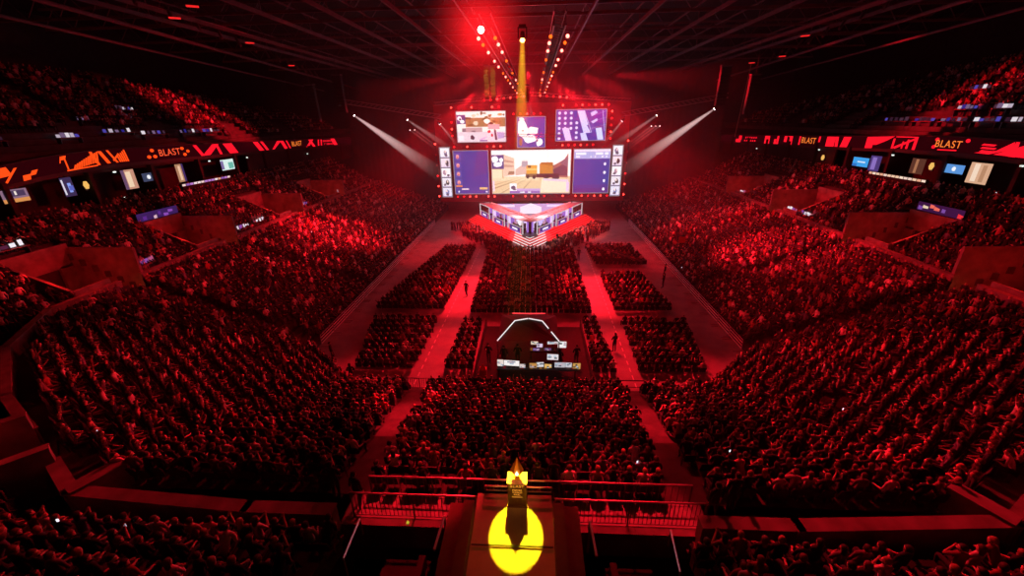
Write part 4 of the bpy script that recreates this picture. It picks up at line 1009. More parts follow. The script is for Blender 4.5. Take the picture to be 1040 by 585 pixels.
def figure(hip, chest, neck, head_dir, knees, ankles, elbows, wrists, hand_dirs, fingers=True, feet_dir=(0, 1, 0)):
    N = {}; E = []; Z = []
    def nd(n, co, r): N[n] = (tuple(co), r)
    def ed(a, b, z): E.append((a, b)); Z.append((a, b, z))
    hip, chest, neck = Vector(hip), Vector(chest), Vector(neck)
    nd('hip', hip, (.145, .115)); mid = hip.lerp(chest, .5) + Vector((0, -.015, 0))
    nd('waist', mid, (.135, .105)); nd('chest', chest, (.155, .115)); ed('hip', 'waist', 'shirt'); ed('waist', 'chest', 'shirt')
    up = (neck - chest); sh = chest.lerp(neck, .62)
    nd('neckbase', sh, (.10, .085)); ed('chest', 'neckbase', 'shirt')
    hd = Vector(head_dir).normalized()
    nd('neck', neck + Vector((0, -.008, -.01)), .046); ed('neckbase', 'neck', 'skin')
    hc = neck + Vector((0, .012, .115)); upv = Vector((0, 0, 1))
    nd('jaw', neck + upv * .055 + hd * .034, (.060, .066)); ed('neck', 'jaw', 'skin')
    nd('face', neck + upv * .12 + hd * .018, (.085, .098)); ed('jaw', 'face', 'skin')
    nd('crown', neck + upv * .20 - hd * .004, (.076, .088)); ed('face', 'crown', 'skin')
    for i, sx in ((0, -1), (1, 1)):
        t = 'LR'[i]
        nd('hipj' + t, hip + Vector((sx * .095, .02, -.03)), .095); ed('hip', 'hipj' + t, 'trouser')
        k, a = Vector(knees[i]), Vector(ankles[i])
        nd('thigh' + t, (hip + Vector((sx * .095, .02, -.03))).lerp(k, .5), .082); ed('hipj' + t, 'thigh' + t, 'trouser')
        nd('knee' + t, k, .06); ed('thigh' + t, 'knee' + t, 'trouser')
        nd('calf' + t, k.lerp(a, .35) + Vector((0, -.015, 0)), .056); ed('knee' + t, 'calf' + t, 'trouser')
        nd('ankle' + t, a, .042); ed('calf' + t, 'ankle' + t, 'trouser')
        f = Vector(feet_dir)
        nd('ball' + t, a + f * .13 + Vector((0, 0, -.045)), (.045, .032)); ed('ankle' + t, 'ball' + t, 'shoe')
        nd('toe' + t, a + f * .20 + Vector((0, 0, -.05)), (.036, .022)); ed('ball' + t, 'toe' + t, 'shoe')
        s = sh + Vector((sx * .175, 0, -.01)); e, w = Vector(elbows[i]), Vector(wrists[i])
        nd('sho' + t, s, .066); ed('neckbase', 'sho' + t, 'shirt')
        nd('upa' + t, s.lerp(e, .5), .052); ed('sho' + t, 'upa' + t, 'shirt')
        nd('elb' + t, e, .042); ed('upa' + t, 'elb' + t, 'shirt')
        nd('fore' + t, e.lerp(w, .45), .040); ed('elb' + t, 'fore' + t, 'sleeve')
        nd('wri' + t, w, .026); ed('fore' + t, 'wri' + t, 'skin')
        h = Vector(hand_dirs[i]).normalized(); p = w + h * .055
        nd('palm' + t, p, (.036, .022)); ed('wri' + t, 'palm' + t, 'skin')
        nd('knuck' + t, w + h * .085, (.034, .018)); ed('palm' + t, 'knuck' + t, 'skin')
        if fingers:
            side = h.cross(Vector((0, 0, 1)));
            if side.length < .1: side = Vector((1, 0, 0))
            side.normalize(); dn = side.cross(h) * (1 if side.cross(h).z < 0 else -1)
            for q, ln in enumerate((.060, .072, .068, .052)):
                b0 = w + h * .075 + side * (q - 1.5) * .019
                nd('f%s%da' % (t, q), b0, .009); nd('f%s%db' % (t, q), b0 + h * ln * .6 + dn * .006, .0085); nd('f%s%dc' % (t, q), b0 + h * ln + dn * .026, .007)
                ed('f%s%da' % (t, q), 'f%s%db' % (t, q), 'skin'); ed('f%s%db' % (t, q), 'f%s%dc' % (t, q), 'skin')
            ts = side * (-sx)
            b0 = w + h * .03 + ts * .022
            nd('t%sa' % t, b0, .011); nd('t%sb' % t, b0 + h * .03 + ts * .024, .010); nd('t%sc' % t, b0 + h * .06 + ts * .026 + dn * .012, .008)
            ed('t%sa' % t, 't%sb' % t, 'skin'); ed('t%sb' % t, 't%sc' % t, 'skin')
    roots = {'hip'} | {n for n in N if n[0] == 'f' and n[-1] == 'a' and n[1] in 'LR'} | {'tLa', 'tRa'}
    return N, E, Z, roots, neck + upv * .125, hd

ZMAT = [skin_m, shirt_m, trouser_m, shoe_m, eye_m]
ZIDX = dict(skin=0, shirt=1, sleeve=1, trouser=2, shoe=3)
def person_meshes(kw, tee=False, hair='short'):
    N, E, Z, roots, hc, hd = figure(**kw)
    me = skin_build(N, E, roots, 1)
    nv, nf = len(me.vertices), len(me.polygons)
    co_ = np.zeros(nv * 3, np.float32); me.vertices.foreach_get('co', co_); co_ = co_.reshape(-1, 3)
    cen = np.zeros(nf * 3, np.float32); me.polygons.foreach_get('center', cen); cen = cen.reshape(-1, 3)
    best = np.full(nf, 1e9); zi = np.zeros(nf, np.int32)
    for a, b, z in Z:
        A, B = np.array(N[a][0]), np.array(N[b][0]); d = B - A; L = max(1e-9, d @ d)
        t = np.clip(((cen - A) @ d) / L, 0, 1); dist = np.linalg.norm(cen - (A + t[:, None] * d), axis=1)
        ra, rb = N[a][1], N[b][1]; ra = max(ra) if isinstance(ra, tuple) else ra; rb = max(rb) if isinstance(rb, tuple) else rb
        dist = dist - (ra + (rb - ra) * t)
        k = ZIDX[z]
        if tee and z == 'sleeve': k = 0
        m = dist < best; best[m] = dist[m]; zi[m] = k
    # shape of the face: nose and brow
    hcv = np.array(hc); h = np.array(hd); side = np.array((h[1], -h[0], 0.0))
    rel = co_ - hcv
    f_, s_, z_ = rel @ h, rel @ side, rel[:, 2]
    near = np.linalg.norm(rel, axis=1) < .2
    nose = near & (np.abs(s_) < .03) & (z_ > -.06) & (z_ < .02) & (f_ > .03)
    co_[nose] += h * .018
    chin = near & (z_ < -.07) & (f_ > .03) & (np.abs(s_) < .04)
    co_[chin] += h * .010
    me.vertices.foreach_set('co', co_.ravel())
    for m in ZMAT: me.materials.append(m)
    me.polygons.foreach_set('material_index', zi)
    me.polygons.foreach_set('use_smooth', [True] * nf)
    # eyes, mouth line and ears joined to the head
    bm = bmesh.new(); bm.from_mesh(me)
    def ball(c, r, mi, sc=(1, 1, 1)):
        g = bmesh.ops.create_uvsphere(bm, u_segments=6, v_segments=4, radius=r)
        for v in g['verts']:
            v.co = Vector((v.co.x * sc[0], v.co.y * sc[1], v.co.z * sc[2])) + Vector(c)
            for f in v.link_faces: f.material_index = mi
    H = Vector(hd); SD = Vector(side); hcV = Vector(hc)
    for s in (-1, 1):
        ball(hcV + H * .088 + SD * s * .030 + Vector((0, 0, .004)), .011, 4)
        ball(hcV + SD * s * .080 + Vector((0, 0, -.012)), .024, 0, (.6, .6, 1.2))
    ball(hcV + H * .092 + Vector((0, 0, -.062)), .018, 4, (1.0, .6, .22) if abs(H.y) > .7 else (.6, 1, .22))
    bm.to_mesh(me); bm.free()
    # hair cap
    bm = bmesh.new()
    bmesh.ops.create_uvsphere(bm, u_segments=14, v_segments=10, radius=1)
    for v in bm.verts:
        x, y, z = v.co
        v.co = hcV + SD * x * .096 + H * (y * .112 - .012) + Vector((0, 0, z * .116 + .032))
    dele = []
    for v in bm.verts:
        r = v.co - hcV; ff = r.dot(H); low = -.035 if hair == 'short' else -.10
        if (ff > .045 and r.z < .055) or (r.z < low) or (ff > .0 and r.z < .0): dele.append(v)
    bmesh.ops.delete(bm, geom=dele, context='VERTS')
    if hair == 'long':
        for v in bm.verts:
            r = v.co - hcV
            if r.z < -.03: v.co += Vector((0, 0, -.14)) - H * .01
    hm = bpy.data.meshes.new('hair'); bm.to_mesh(hm); bm.free(); hm.materials.append(hair_m)
    hm.polygons.foreach_set('use_smooth', [True] * len(hm.polygons))
    return me, hm

def seated(lean=0.0, look=(0, 1, 0), arms='lap', spread=.11):
    hip = (0, -.02, .56); ch = (0, -.07 + lean * .30, .93 - lean * .05); nk = (0, -.055 + lean * .44, 1.135 - lean * .10)
    s = Vector(ch).lerp(Vector(nk), .62)
    A = {'lap': ([(-.25, s.y + .03, .78), (.25, s.y + .03, .78)], [(-.11, .27, .67), (.11, .27, .67)], [(.35, .9, -.15), (-.35, .9, -.15)]),
         'cross': ([(-.26, s.y + .07, .80), (.26, s.y + .07, .80)], [(.02, s.y + .22, .86), (-.02, s.y + .25, .82)], [(.95, .1, .05), (-.95, .1, .05)]),
         'knees': ([(-.20, .26, .66), (.20, .26, .66)], [(-.06, .44, .70), (.06, .44, .70)], [(.6, .7, -.2), (-.6, .7, -.2)]),
         'phone': ([(-.22, s.y + .10, .80), (.25, s.y + .03, .78)], [(-.07, s.y + .32, .97), (.11, .27, .67)], [(.2, .35, .9), (-.35, .9, -.15)]),
         'clap': ([(-.27, s.y + .10, .84), (.27, s.y + .10, .84)], [(-.05, s.y + .32, 1.03), (.05, s.y + .32, 1.03)], [(.25, .4, .85), (-.25, .4, .85)]),
         'chin': ([(-.24, s.y + .16, .80), (.25, s.y + .03, .78)], [(-.05, s.y + .20, 1.05), (.08, s.y + .25, .74)], [(.4, .0, .9), (-.8, .5, .0)]),
         'cheer': ([(-.30, s.y + .05, 1.18), (.30, s.y + .05, 1.18)], [(-.26, s.y + .12, 1.44), (.26, s.y + .12, 1.44)], [(.1, .2, 1), (-.1, .2, 1)]),
         'back': ([(-.32, s.y - .02, .80), (.32, s.y - .02, .80)], [(-.30, s.y + .24, .72), (.30, s.y + .24, .72)], [(.1, 1, -.1), (-.1, 1, -.1)])}[arms]
    return dict(hip=hip, chest=ch, neck=nk, head_dir=look, knees=[(-spread - .02, .41, .53), (spread + .02, .41, .53)], ankles=[(-spread, .38, .10), (spread, .38, .10)], elbows=A[0], wrists=A[1], hand_dirs=A[2])
def standing(arms='down', look=(0, 1, 0), step=0.0):
    A = {'down': ([(-.26, -.03, 1.13), (.26, -.03, 1.13)], [(-.27, .03, .88), (.27, .03, .88)], [(.1, .15, -1), (-.1, .15, -1)]),
         'front': ([(-.27, .02, 1.13), (.27, .02, 1.13)], [(-.10, .28, 1.10), (.10, .28, 1.10)], [(.5, .8, .1), (-.5, .8, .1)]),
         'cross': ([(-.27, .06, 1.15), (.27, .06, 1.15)], [(.04, .2, 1.2), (-.04, .22, 1.16)], [(.95, .1, .05), (-.95, .1, .05)])}[arms]
    return dict(hip=(0, 0, .95), chest=(0, -.01, 1.30), neck=(0, .0, 1.51), head_dir=look, knees=[(-.10, .03 + step, .52), (.10, .03 - step * .4, .52)], ankles=[(-.11, step * .8, .09), (.11, -step, .09 + abs(step) * .25)], elbows=A[0], wrists=A[1], hand_dirs=A[2])

def turn(d): a = math.radians(d); return (math.sin(a), math.cos(a), 0)
VAR = [('sitting with hands in the lap', seated(), False, 'short'), ('leaning forward on the knees', seated(.8, arms='knees'), True, 'short'),
       ('with folded arms', seated(arms='cross'), False, 'long'), ('holding one hand to the face', seated(.3, turn(-20), 'chin'), True, 'short'),
       ('with hands raised together', seated(.15, turn(8), 'clap'), True, 'long'), ('looking to the side', seated(0, turn(42), 'lap', .15), False, 'short'),
       ('raising one hand in front', seated(.2, turn(-10), 'phone'), True, 'long'), ('leaning back with elbows out', seated(-.25, turn(15), 'back', .16), True, 'short')]
VM = [person_meshes(k, tee, hair) for _, k, tee, hair in VAR]
STV = [person_meshes(standing('down', step=.12), False, 'short'), person_meshes(standing('front'), True, 'short'), person_meshes(standing('cross'), False, 'long')]
CHEER = person_meshes(seated(0, arms='cheer'), True, 'short')

# low detail versions for the far crowd
def low(mesh, hair, faces):
    bm = bmesh.new()
    bm.from_mesh(mesh)
    # drop eyes / fingers: keep the largest connected piece only
    seen = set(); bestc = []
    for v in bm.verts:
        if v in seen: continue
        st = [v]; comp = []
        seen.add(v)
        while st:
            w = st.pop(); comp.append(w)
            for e in w.link_edges:
                u = e.other_vert(w)
                if u not in seen: seen.add(u); st.append(u)
        if len(comp) > len(bestc): bestc = comp
    keep = set(bestc)
    bmesh.ops.delete(bm, geom=[v for v in bm.verts if v not in keep], context='VERTS')
    me = bpy.data.meshes.new('low'); bm.to_mesh(me); bm.free()
    for m in ZMAT: me.materials.append(m)
    o = bpy.data.objects.new('low', me); COL.objects.link(o)
    d = o.modifiers.new('d', 'DECIMATE'); d.ratio = faces / max(1, sum(len(p.vertices) - 2 for p in me.polygons)); d.use_collapse_triangulate = True
    dg = bpy.context.evaluated_depsgraph_get(); lo = bpy.data.meshes.new_from_object(o.evaluated_get(dg)); bpy.data.objects.remove(o)
    lo.calc_loop_triangles()
    nv = len(lo.vertices); v = np.zeros(nv * 3, np.float32); lo.vertices.foreach_get('co', v); v = v.reshape(-1, 3)
    nt_ = len(lo.loop_triangles); t = np.zeros(nt_ * 3, np.int32); lo.loop_triangles.foreach_get('vertices', t); t = t.reshape(-1, 3)
    z = np.array([lo.polygons[q.polygon_index].material_index for q in lo.loop_triangles], np.int32)
    if hair is not None:
        hv = np.array([x.co[:] for x in hair.vertices], np.float32)
        lo_, hi_ = hv.min(0), hv.max(0); c = (lo_ + hi_) / 2; top = v[t].mean(1); zc = hi_[2] - .15
        fwd = top[:, 1] - c[1]
        z[(z == 0) & (np.abs(top[:, 0] - c[0]) < .14) & (np.abs(fwd) < .17) & (top[:, 2] > zc - .06) & ((top[:, 2] > zc + .06) | (fwd < .015))] = 4
    return v, t, z
LOW0 = [low(a, h, 900) for a, h in VM] + [low(*CHEER, 900)]
LOW1 = [low(a, h, 300) for a, h in VM] + [low(*CHEER, 300)]
LOW2 = [low(a, h, 110) for a, h in VM] + [low(*CHEER, 110)]
LOWS = [low(a, h, 130) for a, h in STV]

DARK = [(.008, .008, .01), (.012, .012, .015), (.016, .016, .02), (.026, .024, .024), (.012, .015, .04), (.035, .03, .03)]
MIDC = [(.14, .12, .12), (.22, .06, .06), (.12, .14, .2), (.25, .2, .16), (.3, .05, .05)]
PALE = [(.62, .6, .58), (.5, .48, .46), (.75, .72, .7), (.55, .35, .3)]
def shirt():
    r = random.random()
    return (random.choice(DARK), 'dark') if r < .74 else ((random.choice(MIDC), 'mid-toned') if r < .90 else (random.choice(PALE), 'pale'))
HAIRC = [(.02, .014, .01), (.04, .025, .015), (.08, .045, .02), (.015, .012, .012), (.3, .2, .1), (.12, .07, .04)]
SKINC = [(.42, .27, .2), (.5, .35, .27), (.26, .16, .11), (.16, .1, .07), (.55, .4, .32), (.3, .2, .14)]

# seat positions of the whole house: (x, y, z, facing angle, section, row, order in row)
SEATS = []
def sec_rows(section, A_in, B_in, A_out, B_out, n, z0, rise, skip, fill, rows=None, pitch=.53, back=.0):
    for i in range(rows if rows else n):
        t = i / (n - 1); A, B = lerp(A_in, A_out, t), lerp(B_in, B_out, t)
        L = math.hypot(B[0] - A[0], B[1] - A[1]); m = int(L / pitch)
        dx, dy = (B[0] - A[0]) / L, (B[1] - A[1]) / L
        nx, ny = dy, -dx   # towards the arena floor
        for k in range(m):
            s = (k + .5) / m; x, y = A[0] + (B[0] - A[0]) * s, A[1] + (B[1] - A[1]) * s
            if skip and skip(x, y, i, t): continue
            j1, j2 = random.uniform(-.10, .10), random.uniform(-.08, .08)
            gapn = math.sin(x * 1.3 + i * 2.1) * math.sin(y * 1.1 - i * 1.7)
            SEATS.append((x + dx * j1 + nx * j2, y + dy * j1 + ny * j2, z0 + rise * min(i, n), math.atan2(ny, nx) - PI / 2, section, i, random.random() < fill - (.22 if gapn > .55 else 0)))
def cen_skip(x, y, i, t):
    return abs(x - (-7.35 + 1.3 * t)) < .78 or abs(x - (7.4 - 1.15 * t)) < .72
def side_skip(x, y, i, t): return any(abs(y - g) < .55 for g in GAPS) or (y < 30 and i < 2)
# runs must keep the arena floor on the right-hand normal: go from right to left when facing the stage
# lower bowl
sec_rows('lower end', LOW_IN[3], LOW_IN[2], LOW_OUT[3], LOW_OUT[2], NLOW, LOWZ, LOWR, cen_skip, .95)
WALLC = [(33.1, 24.0), (29.9, 19.0), (24.4, 14.7), (20.4, 12.5), (17.9, 11.1), (15.8, 9.85)]
def cor_skip(x, y, i, t):
    if i < NLOW: return False
    ax = abs(x)
    if ax > 31.8 or ax < 15.6: return True
    for (p, q) in zip(WALLC[:-1], WALLC[1:]):
        dx, dy = q[0] - p[0], q[1] - p[1]; L = math.hypot(dx, dy)
        if ((ax - p[0]) * -dy + (y - p[1]) * dx) / L > -.75: return True
    return False
b = MB()
for sx in (-1, 1):
    pts = [(sx * 32.2, 22.6), (sx * 33.0, 24.0)] + [(sx * a, c) for a, c in WALLC[1:]] + [(sx * 15.5, 11.2)]
    b.prism(pts if sx < 0 else pts[::-1], 5.0, 5.38)
b.build('floor_corner', tread, **S)
sec_rows('lower left corner', LOW_IN[2], LOW_IN[1], LOW_OUT[2], LOW_OUT[1], NLOW, LOWZ, LOWR, cor_skip, .86, 19)
sec_rows('lower right corner', LOW_IN[4], LOW_IN[3], LOW_OUT[4], LOW_OUT[3], NLOW, LOWZ, LOWR, cor_skip, .86, 19)
sec_rows('lower left side', LOW_IN[1], LOW_IN[0], LOW_OUT[1], LOW_OUT[0], NLOW, LOWZ, LOWR, side_skip, .95)
sec_rows('lower right side', LOW_IN[5], LOW_IN[4], LOW_OUT[5], LOW_OUT[4], NLOW, LOWZ, LOWR, side_skip, .95)
def pit_skip(x, y, i, t): return any(g - 3.95 < y < g + 1.4 for g in GAPS) and i < 7
def end_skip(x, y, i, t): return abs(x) < 5.6 or (i > 4)
def ucor_skip(x, y, i, t):
    # keep the slip between the two angled walls at the chamfer clear
    ax = abs(x); d = (ax - 19.0) * .66 - (11.0 - y) * -.75
    u = (ax - 18.9) * .70 + (y - 11.3) * .71
    return -1.3 < u < 1.7
sec_rows('balcony end', UP_IN[3], UP_IN[2], UP_OUT[3], UP_OUT[2], NUP, UPZ, UPR, end_skip, .92, 5)
sec_rows('balcony left corner', UP_IN[2], UP_IN[1], UP_OUT[2], UP_OUT[1], NUP, UPZ, UPR, ucor_skip, .85)
sec_rows('balcony right corner', UP_IN[4], UP_IN[3], UP_OUT[4], UP_OUT[3], NUP, UPZ, UPR, ucor_skip, .85)
sec_rows('balcony left side', UP_IN[1], UP_IN[0], UP_OUT[1], UP_OUT[0], NUP, UPZ, UPR, pit_skip, .9)
sec_rows('balcony right side', UP_IN[5], UP_IN[4], UP_OUT[5], UP_OUT[4], NUP, UPZ, UPR, pit_skip, .9)
def top_skip(x, y, i, t): return i > top_rows(y) - .6 or any(abs(y - g) < .7 + (1.6 if i < 4 else 0) for g in (31, 44, 54, 66, 78)) or (i < 3 and 30 < y < 62)
sec_rows('top left', (-44.9, 20), (-44.9, 97), (-56.4, 20), (-56.4, 97), NTOP, TOPZ, TOPR, top_skip, .86)
sec_rows('top right', (44.9, 97), (44.9, 20), (56.4, 97), (56.4, 20), NTOP, TOPZ, TOPR, top_skip, .86)
# flat floor blocks
def floor_block(section, xn0, xn1, y0, xf0, xf1, y1):
    n = int((y1 - y0) / .92)
    for i in range(n):
        t = (i + .3) / n; y = y0 + (y1 - y0) * t; a, c = xn0 + (xf0 - xn0) * t, xn1 + (xf1 - xn1) * t
        m = int((c - a) / .54)
        for k in range(m):
            SEATS.append((a + (c - a) * (k + .5) / m, y, 0.0, 0.0, section, i, random.random() < .96))
floor_block('floor centre', -5.6, 6.3, 36.0, -6.0, 6.2, 57.0)
floor_block('floor left far', -15.4, -8.4, 36.8, -12.2, -7.9, 58.0)
floor_block('floor left near', -13.1, -8.6, 26.2, -14.6, -8.4, 34.6)
floor_block('floor left small', -6.2, -3.9, 26.2, -5.9, -4.1, 34.2)
floor_block('floor right small', 5.1, 6.9, 26.0, 5.1, 6.5, 34.8)
floor_block('floor right near', 8.5, 13.4, 26.2, 8.7, 14.6, 34.6)
floor_block('floor right middle', 8.6, 14.2, 36.8, 8.5, 13.2, 46.8)
floor_block('floor right far', 8.6, 15.0, 50.6, 8.0, 14.6, 58.5)

# individuals: the spectators and seats that show largest
info = []
for j, s in enumerate(SEATS):
    if not s[6]: continue
    px, py, d = project((s[0], s[1], s[2] + 1.15))
    if 2 < px < 1038 and -5 < py < 584 and d > 0: info.append((d, j, px, py))
info.sort()
NEAR = [j for d, j, px, py in info[:262]]
near_set = set(NEAR)
# order along each row, counted from a stated end
rows = {}
for d, j, px, py in info:
    rows.setdefault((SEATS[j][4], SEATS[j][5]), []).append((px, j))
SECT = {'lower end': None}
def place_words(j):
    x, y, z, a, sec, row, _ = SEATS[j]
    px = project((x, y, z + 1))[0]
    if sec == 'lower end':
        part = 'centre block' if -6.9 + 0 < x - 0 < 6.9 and cen_part(x, y) == 0 else ('left end block' if x < 0 else 'right end block')
    elif sec == 'balcony end': part = 'near balcony left of gangway' if x < 0 else 'near balcony right of gangway'
    else: part = sec.replace('lower left corner', 'lower left corner block').replace('lower right corner', 'lower right corner block').replace('balcony', 'near balcony')
    return part, row
def cen_part(x, y):
    t = (23.6 - y) / 12.7
    if x < -7.35 + 1.3 * t: return -1
    if x > 7.4 - 1.15 * t: return 1
    return 0
groups = {}
for d, j, px, py in info:
    part, row = place_words(j); groups.setdefault((part, row), []).append((px, j))
orderw = {}
for key, lst in groups.items():
    lst.sort()
    from_right = 'left' in key[0]
    if from_right: lst = lst[::-1]
    for k, (px, j) in enumerate(lst): orderw[j] = (k + 1, 'from right' if from_right else 'from left')
def row_words(sec, row):
    if sec.startswith('near balcony'): return '%s row from parapet' % nth(row + 1)
    top = NLOW + 2 if 'corner' in sec else NLOW
    return 'rearmost row' if row == top - 1 else '%s row from rear' % nth(top - row)

seat_proto = None
def make_seat(label, group):
    r = empty('arena_seat', label, 'seat', group=group)
    b = MB(); b.box((0, 0.02, .42), (.45, .44, .07), taper=.96); b.build('seat', seat_m, r)
    b = MB(); vs = []
    for zz, yy, w in ((.42, -.24, .44), (.66, -.27, .46), (.84, -.31, .42)):
        vs += [(-w / 2, yy - .03, zz), (w / 2, yy - .03, zz), (w / 2, yy + .02, zz), (-w / 2, yy + .02, zz)]
    fs = [(0, 3, 2, 1), (8, 9, 10, 11)]
    for l in (0, 4):
        for k in range(4): fs.append((l + k, l + (k + 1) % 4, l + 4 + (k + 1) % 4, l + 4 + k))
    b.add(vs, fs); b.build('backrest', seat_m, r)
    for s in (-1, 1):
        MB().box((s * .235, 0.0, .60), (.04, .34, .04)).build('armrest', seat_m, r)
        MB().box((s * .21, -.05, .20), (.04, .10, .40)).build('leg', rail_m, r)
    return r
VARNAMES = [v[0] for v in VAR]
for j in NEAR:
    x, y, z, a, sec, row, _ = SEATS[j]
    part, row = place_words(j); k, end = orderw[j]
    col, tone = shirt(); vi = random.choice([0, 0, 0, 1, 2, 2, 2, 3, 5, 5, 0, 7, 4])
    rz = a + random.uniform(-.16, .16)
    if sec.startswith('lower') and sec != 'lower end' or 'corner' in sec: rz += (-.25 if x < 0 else .25)
    body, hair = VM[vi]
    o = bpy.data.objects.new('person', body); COL.objects.link(o)
    o.location = (x, y, z); o.rotation_euler = (0, 0, rz); o.color = (*col, 1)
    sc = random.uniform(.96, 1.05); o.scale = (sc, sc, sc)
    o['label'] = '%s-topped spectator %s %s, %s, %s' % (tone, nth(k), end, row_words(part, row), part)
    o['category'] = 'person'; o['group'] = 'seated spectators nearest the camera'
    h = bpy.data.objects.new('hair', hair); COL.objects.link(h); h.parent = o; h.color = (*random.choice(HAIRC), 1)
    lab = 'dark seat, %s filled %s, %s, %s' % (nth(k), end, row_words(part, row), part)
    if seat_proto is None: seat_proto = st = make_seat(lab, 'seats of the nearest spectators')
    else: st = copy_tree(seat_proto)
    st['label'] = lab; st.location = (x, y - 0, z); st.rotation_euler = (0, 0, a)

# everyone else: one crowd object, one seating object
def merge(items, name, material):
    """items: list of (verts, tris, zone, 4x4-ish (x,y,z,rot,scale), palette)"""
    V, T, Cc = [], [], []; o = 0
    for v, t, z, (x, y, zz, rz, sc), pal in items:
        c, s = math.cos(rz) * sc, math.sin(rz) * sc
        w = np.empty_like(v); w[:, 0] = v[:, 0] * c - v[:, 1] * s + x; w[:, 1] = v[:, 0] * s + v[:, 1] * c + y; w[:, 2] = v[:, 2] * sc + zz
        V.append(w); T.append(t + o); Cc.append(pal[z]); o += len(v)
    V = np.concatenate(V).astype(np.float32); T = np.concatenate(T).astype(np.int32); Cc = np.concatenate(Cc).astype(np.float32)
    me = bpy.data.meshes.new(name); n = len(T)
    me.vertices.add(len(V)); me.vertices.foreach_set('co', V.ravel())
    me.loops.add(n * 3); me.loops.foreach_set('vertex_index', T.ravel())
    me.polygons.add(n); me.polygons.foreach_set('loop_start', np.arange(n, dtype=np.int32) * 3); me.polygons.foreach_set('loop_total', np.full(n, 3, np.int32))
    me.update(calc_edges=True); me.validate()
    a = me.attributes.new('tint', 'FLOAT_COLOR', 'FACE'); a.data.foreach_set('color', np.concatenate([Cc, np.ones((n, 1), np.float32)], 1).ravel())
    me.polygons.foreach_set('use_smooth', np.full(n, name == 'crowd'))
    me.materials.append(material)
    ob = bpy.data.objects.new(name, me); COL.objects.link(ob)
    return ob
def palette():
    return np.array([random.choice(SKINC), shirt()[0], random.choice(DARK), (.03, .03, .03), random.choice(HAIRC)], np.float32)
items = []; seat_items = []
sv = np.array([(-.22, -.2, .40), (.22, -.2, .40), (.22, .22, .43), (-.22, .22, .43), (-.22, -.33, .84), (.22, -.33, .84)], np.float32)
stt = np.array([(0, 1, 2), (0, 2, 3), (0, 4, 5), (0, 5, 1)], np.int32); sz = np.zeros(4, np.int32)
spal = np.array([(.02, .02, .022)], np.float32)
for j, (x, y, z, a, sec, row, occ) in enumerate(SEATS):
    if j in near_set: continue
    px, py, d = project((x, y, z + 1))
    if d < 0 or not (-60 < px < 1100 and -40 < py < 640): continue
    seat_items.append((sv, stt, sz, (x, y, z, a, 1.0), spal))
    if not occ: continue
    L = LOW0 if d < 18.5 else (LOW1 if d < 32 else LOW2)
    vi = random.choice([0, 0, 0, 1, 2, 2, 3, 5, 5, 7, 4, 6]) if random.random() > .03 else 8
    rz = a + random.uniform(-.22, .22)
    if abs(x) > 16 and y < 80: rz += (-.28 if x < 0 else .28)
    items.append((*L[vi], (x, y, z, rz, random.uniform(.95, 1.06)), palette()))
# standing crowd and photographers round the stage front
for q in range(330):
    s = random.random(); sx = random.choice((-1, 1))
    d = Vector((sx * 10.3, 16.0, 0)).normalized(); nrm = Vector((sx * 16.0, -10.3, 0)).normalized()
    p = Vector((0, 59.2, 0)) + d * s * 17 + nrm * (2.7 + random.random() * 3.0)
    items.append((*random.choice(LOWS), (p.x, p.y - .6, 0, math.atan2(1, -p.x * .1) - PI / 2 + random.uniform(-.5, .5), random.uniform(.95, 1.05)), palette()))
crowd = merge(items, 'crowd', crowd_m)
crowd['kind'] = 'stuff'; crowd['label'] = 'thousands of seated spectators filling the stands and floor of the arena'; crowd['category'] = 'crowd'
so = merge(seat_items, 'arena_seating', crowd_m)
so['kind'] = 'stuff'; so['label'] = 'rows of dark seats under the crowd throughout the arena'; so['category'] = 'seating'

# single standing people
def stander(label, loc, rz, vi, col=(.012, .012, .014), sc=1.03, seated_v=None):
    body, hair = (VM[seated_v] if seated_v is not None else STV[vi])
    o = bpy.data.objects.new('person', body); COL.objects.link(o); o.location = loc; o.rotation_euler = (0, 0, rz); o.color = (*col, 1); o.scale = (sc, sc, sc)
    o['label'] = label; o['category'] = 'person'
    h = bpy.data.objects.new('hair', hair); COL.objects.link(h); h.parent = o; h.color = (.02, .015, .012, 1)
    return o
stander('dark-clothed person walking alone in the lit left floor aisle', (-6.75, 41.0, 0), 2.9, 0)
stander('dark-clothed person standing at top of the lit right floor aisle', (6.7, 53.3, 0), 2.8, 0)
stander('person standing lower in the right aisle beside the small right block', (7.3, 29.6, 0), .4, 2)
stander('taller of two dark figures standing right of the right aisle fence', (14.3, 23.8, .0), .8, 1, sc=1.05)
stander('shorter of two dark figures standing right of the right aisle fence', (13.6, 24.1, .0), -.4, 2, sc=.98)
stander('guard with arms down by the barriers at near left floor corner', (-15.6, 27.6, 0), -.9, 0)
stander('guard with arms folded beside the left corner seats by the fence', (-12.7, 24.6, 0), .3, 2)
stander('guard standing at far right by the crowd barriers', (16.2, 46.5, 0), 1.4, 0)
stander('guard standing beside the crane base near the right barriers', (15.2, 43.5, 0), 1.0, 2)
stander('large dark operator standing in the middle of the mixing island', (-.55, 26.7, .5), 0, 1, sc=1.08)
stander('operator standing left of centre at the mixing desk', (-1.6, 26.6, .5), .2, 0)
stander('leftmost operator standing at the mixing island edge', (-2.8, 26.9, .5), -.3, 1)
stander('operator standing right of the mixing tent', (3.9, 26.8, .5), .3, 1)
stander('operator bending behind the right part of the mixing desk', (2.6, 26.2, .5), -.2, 2)
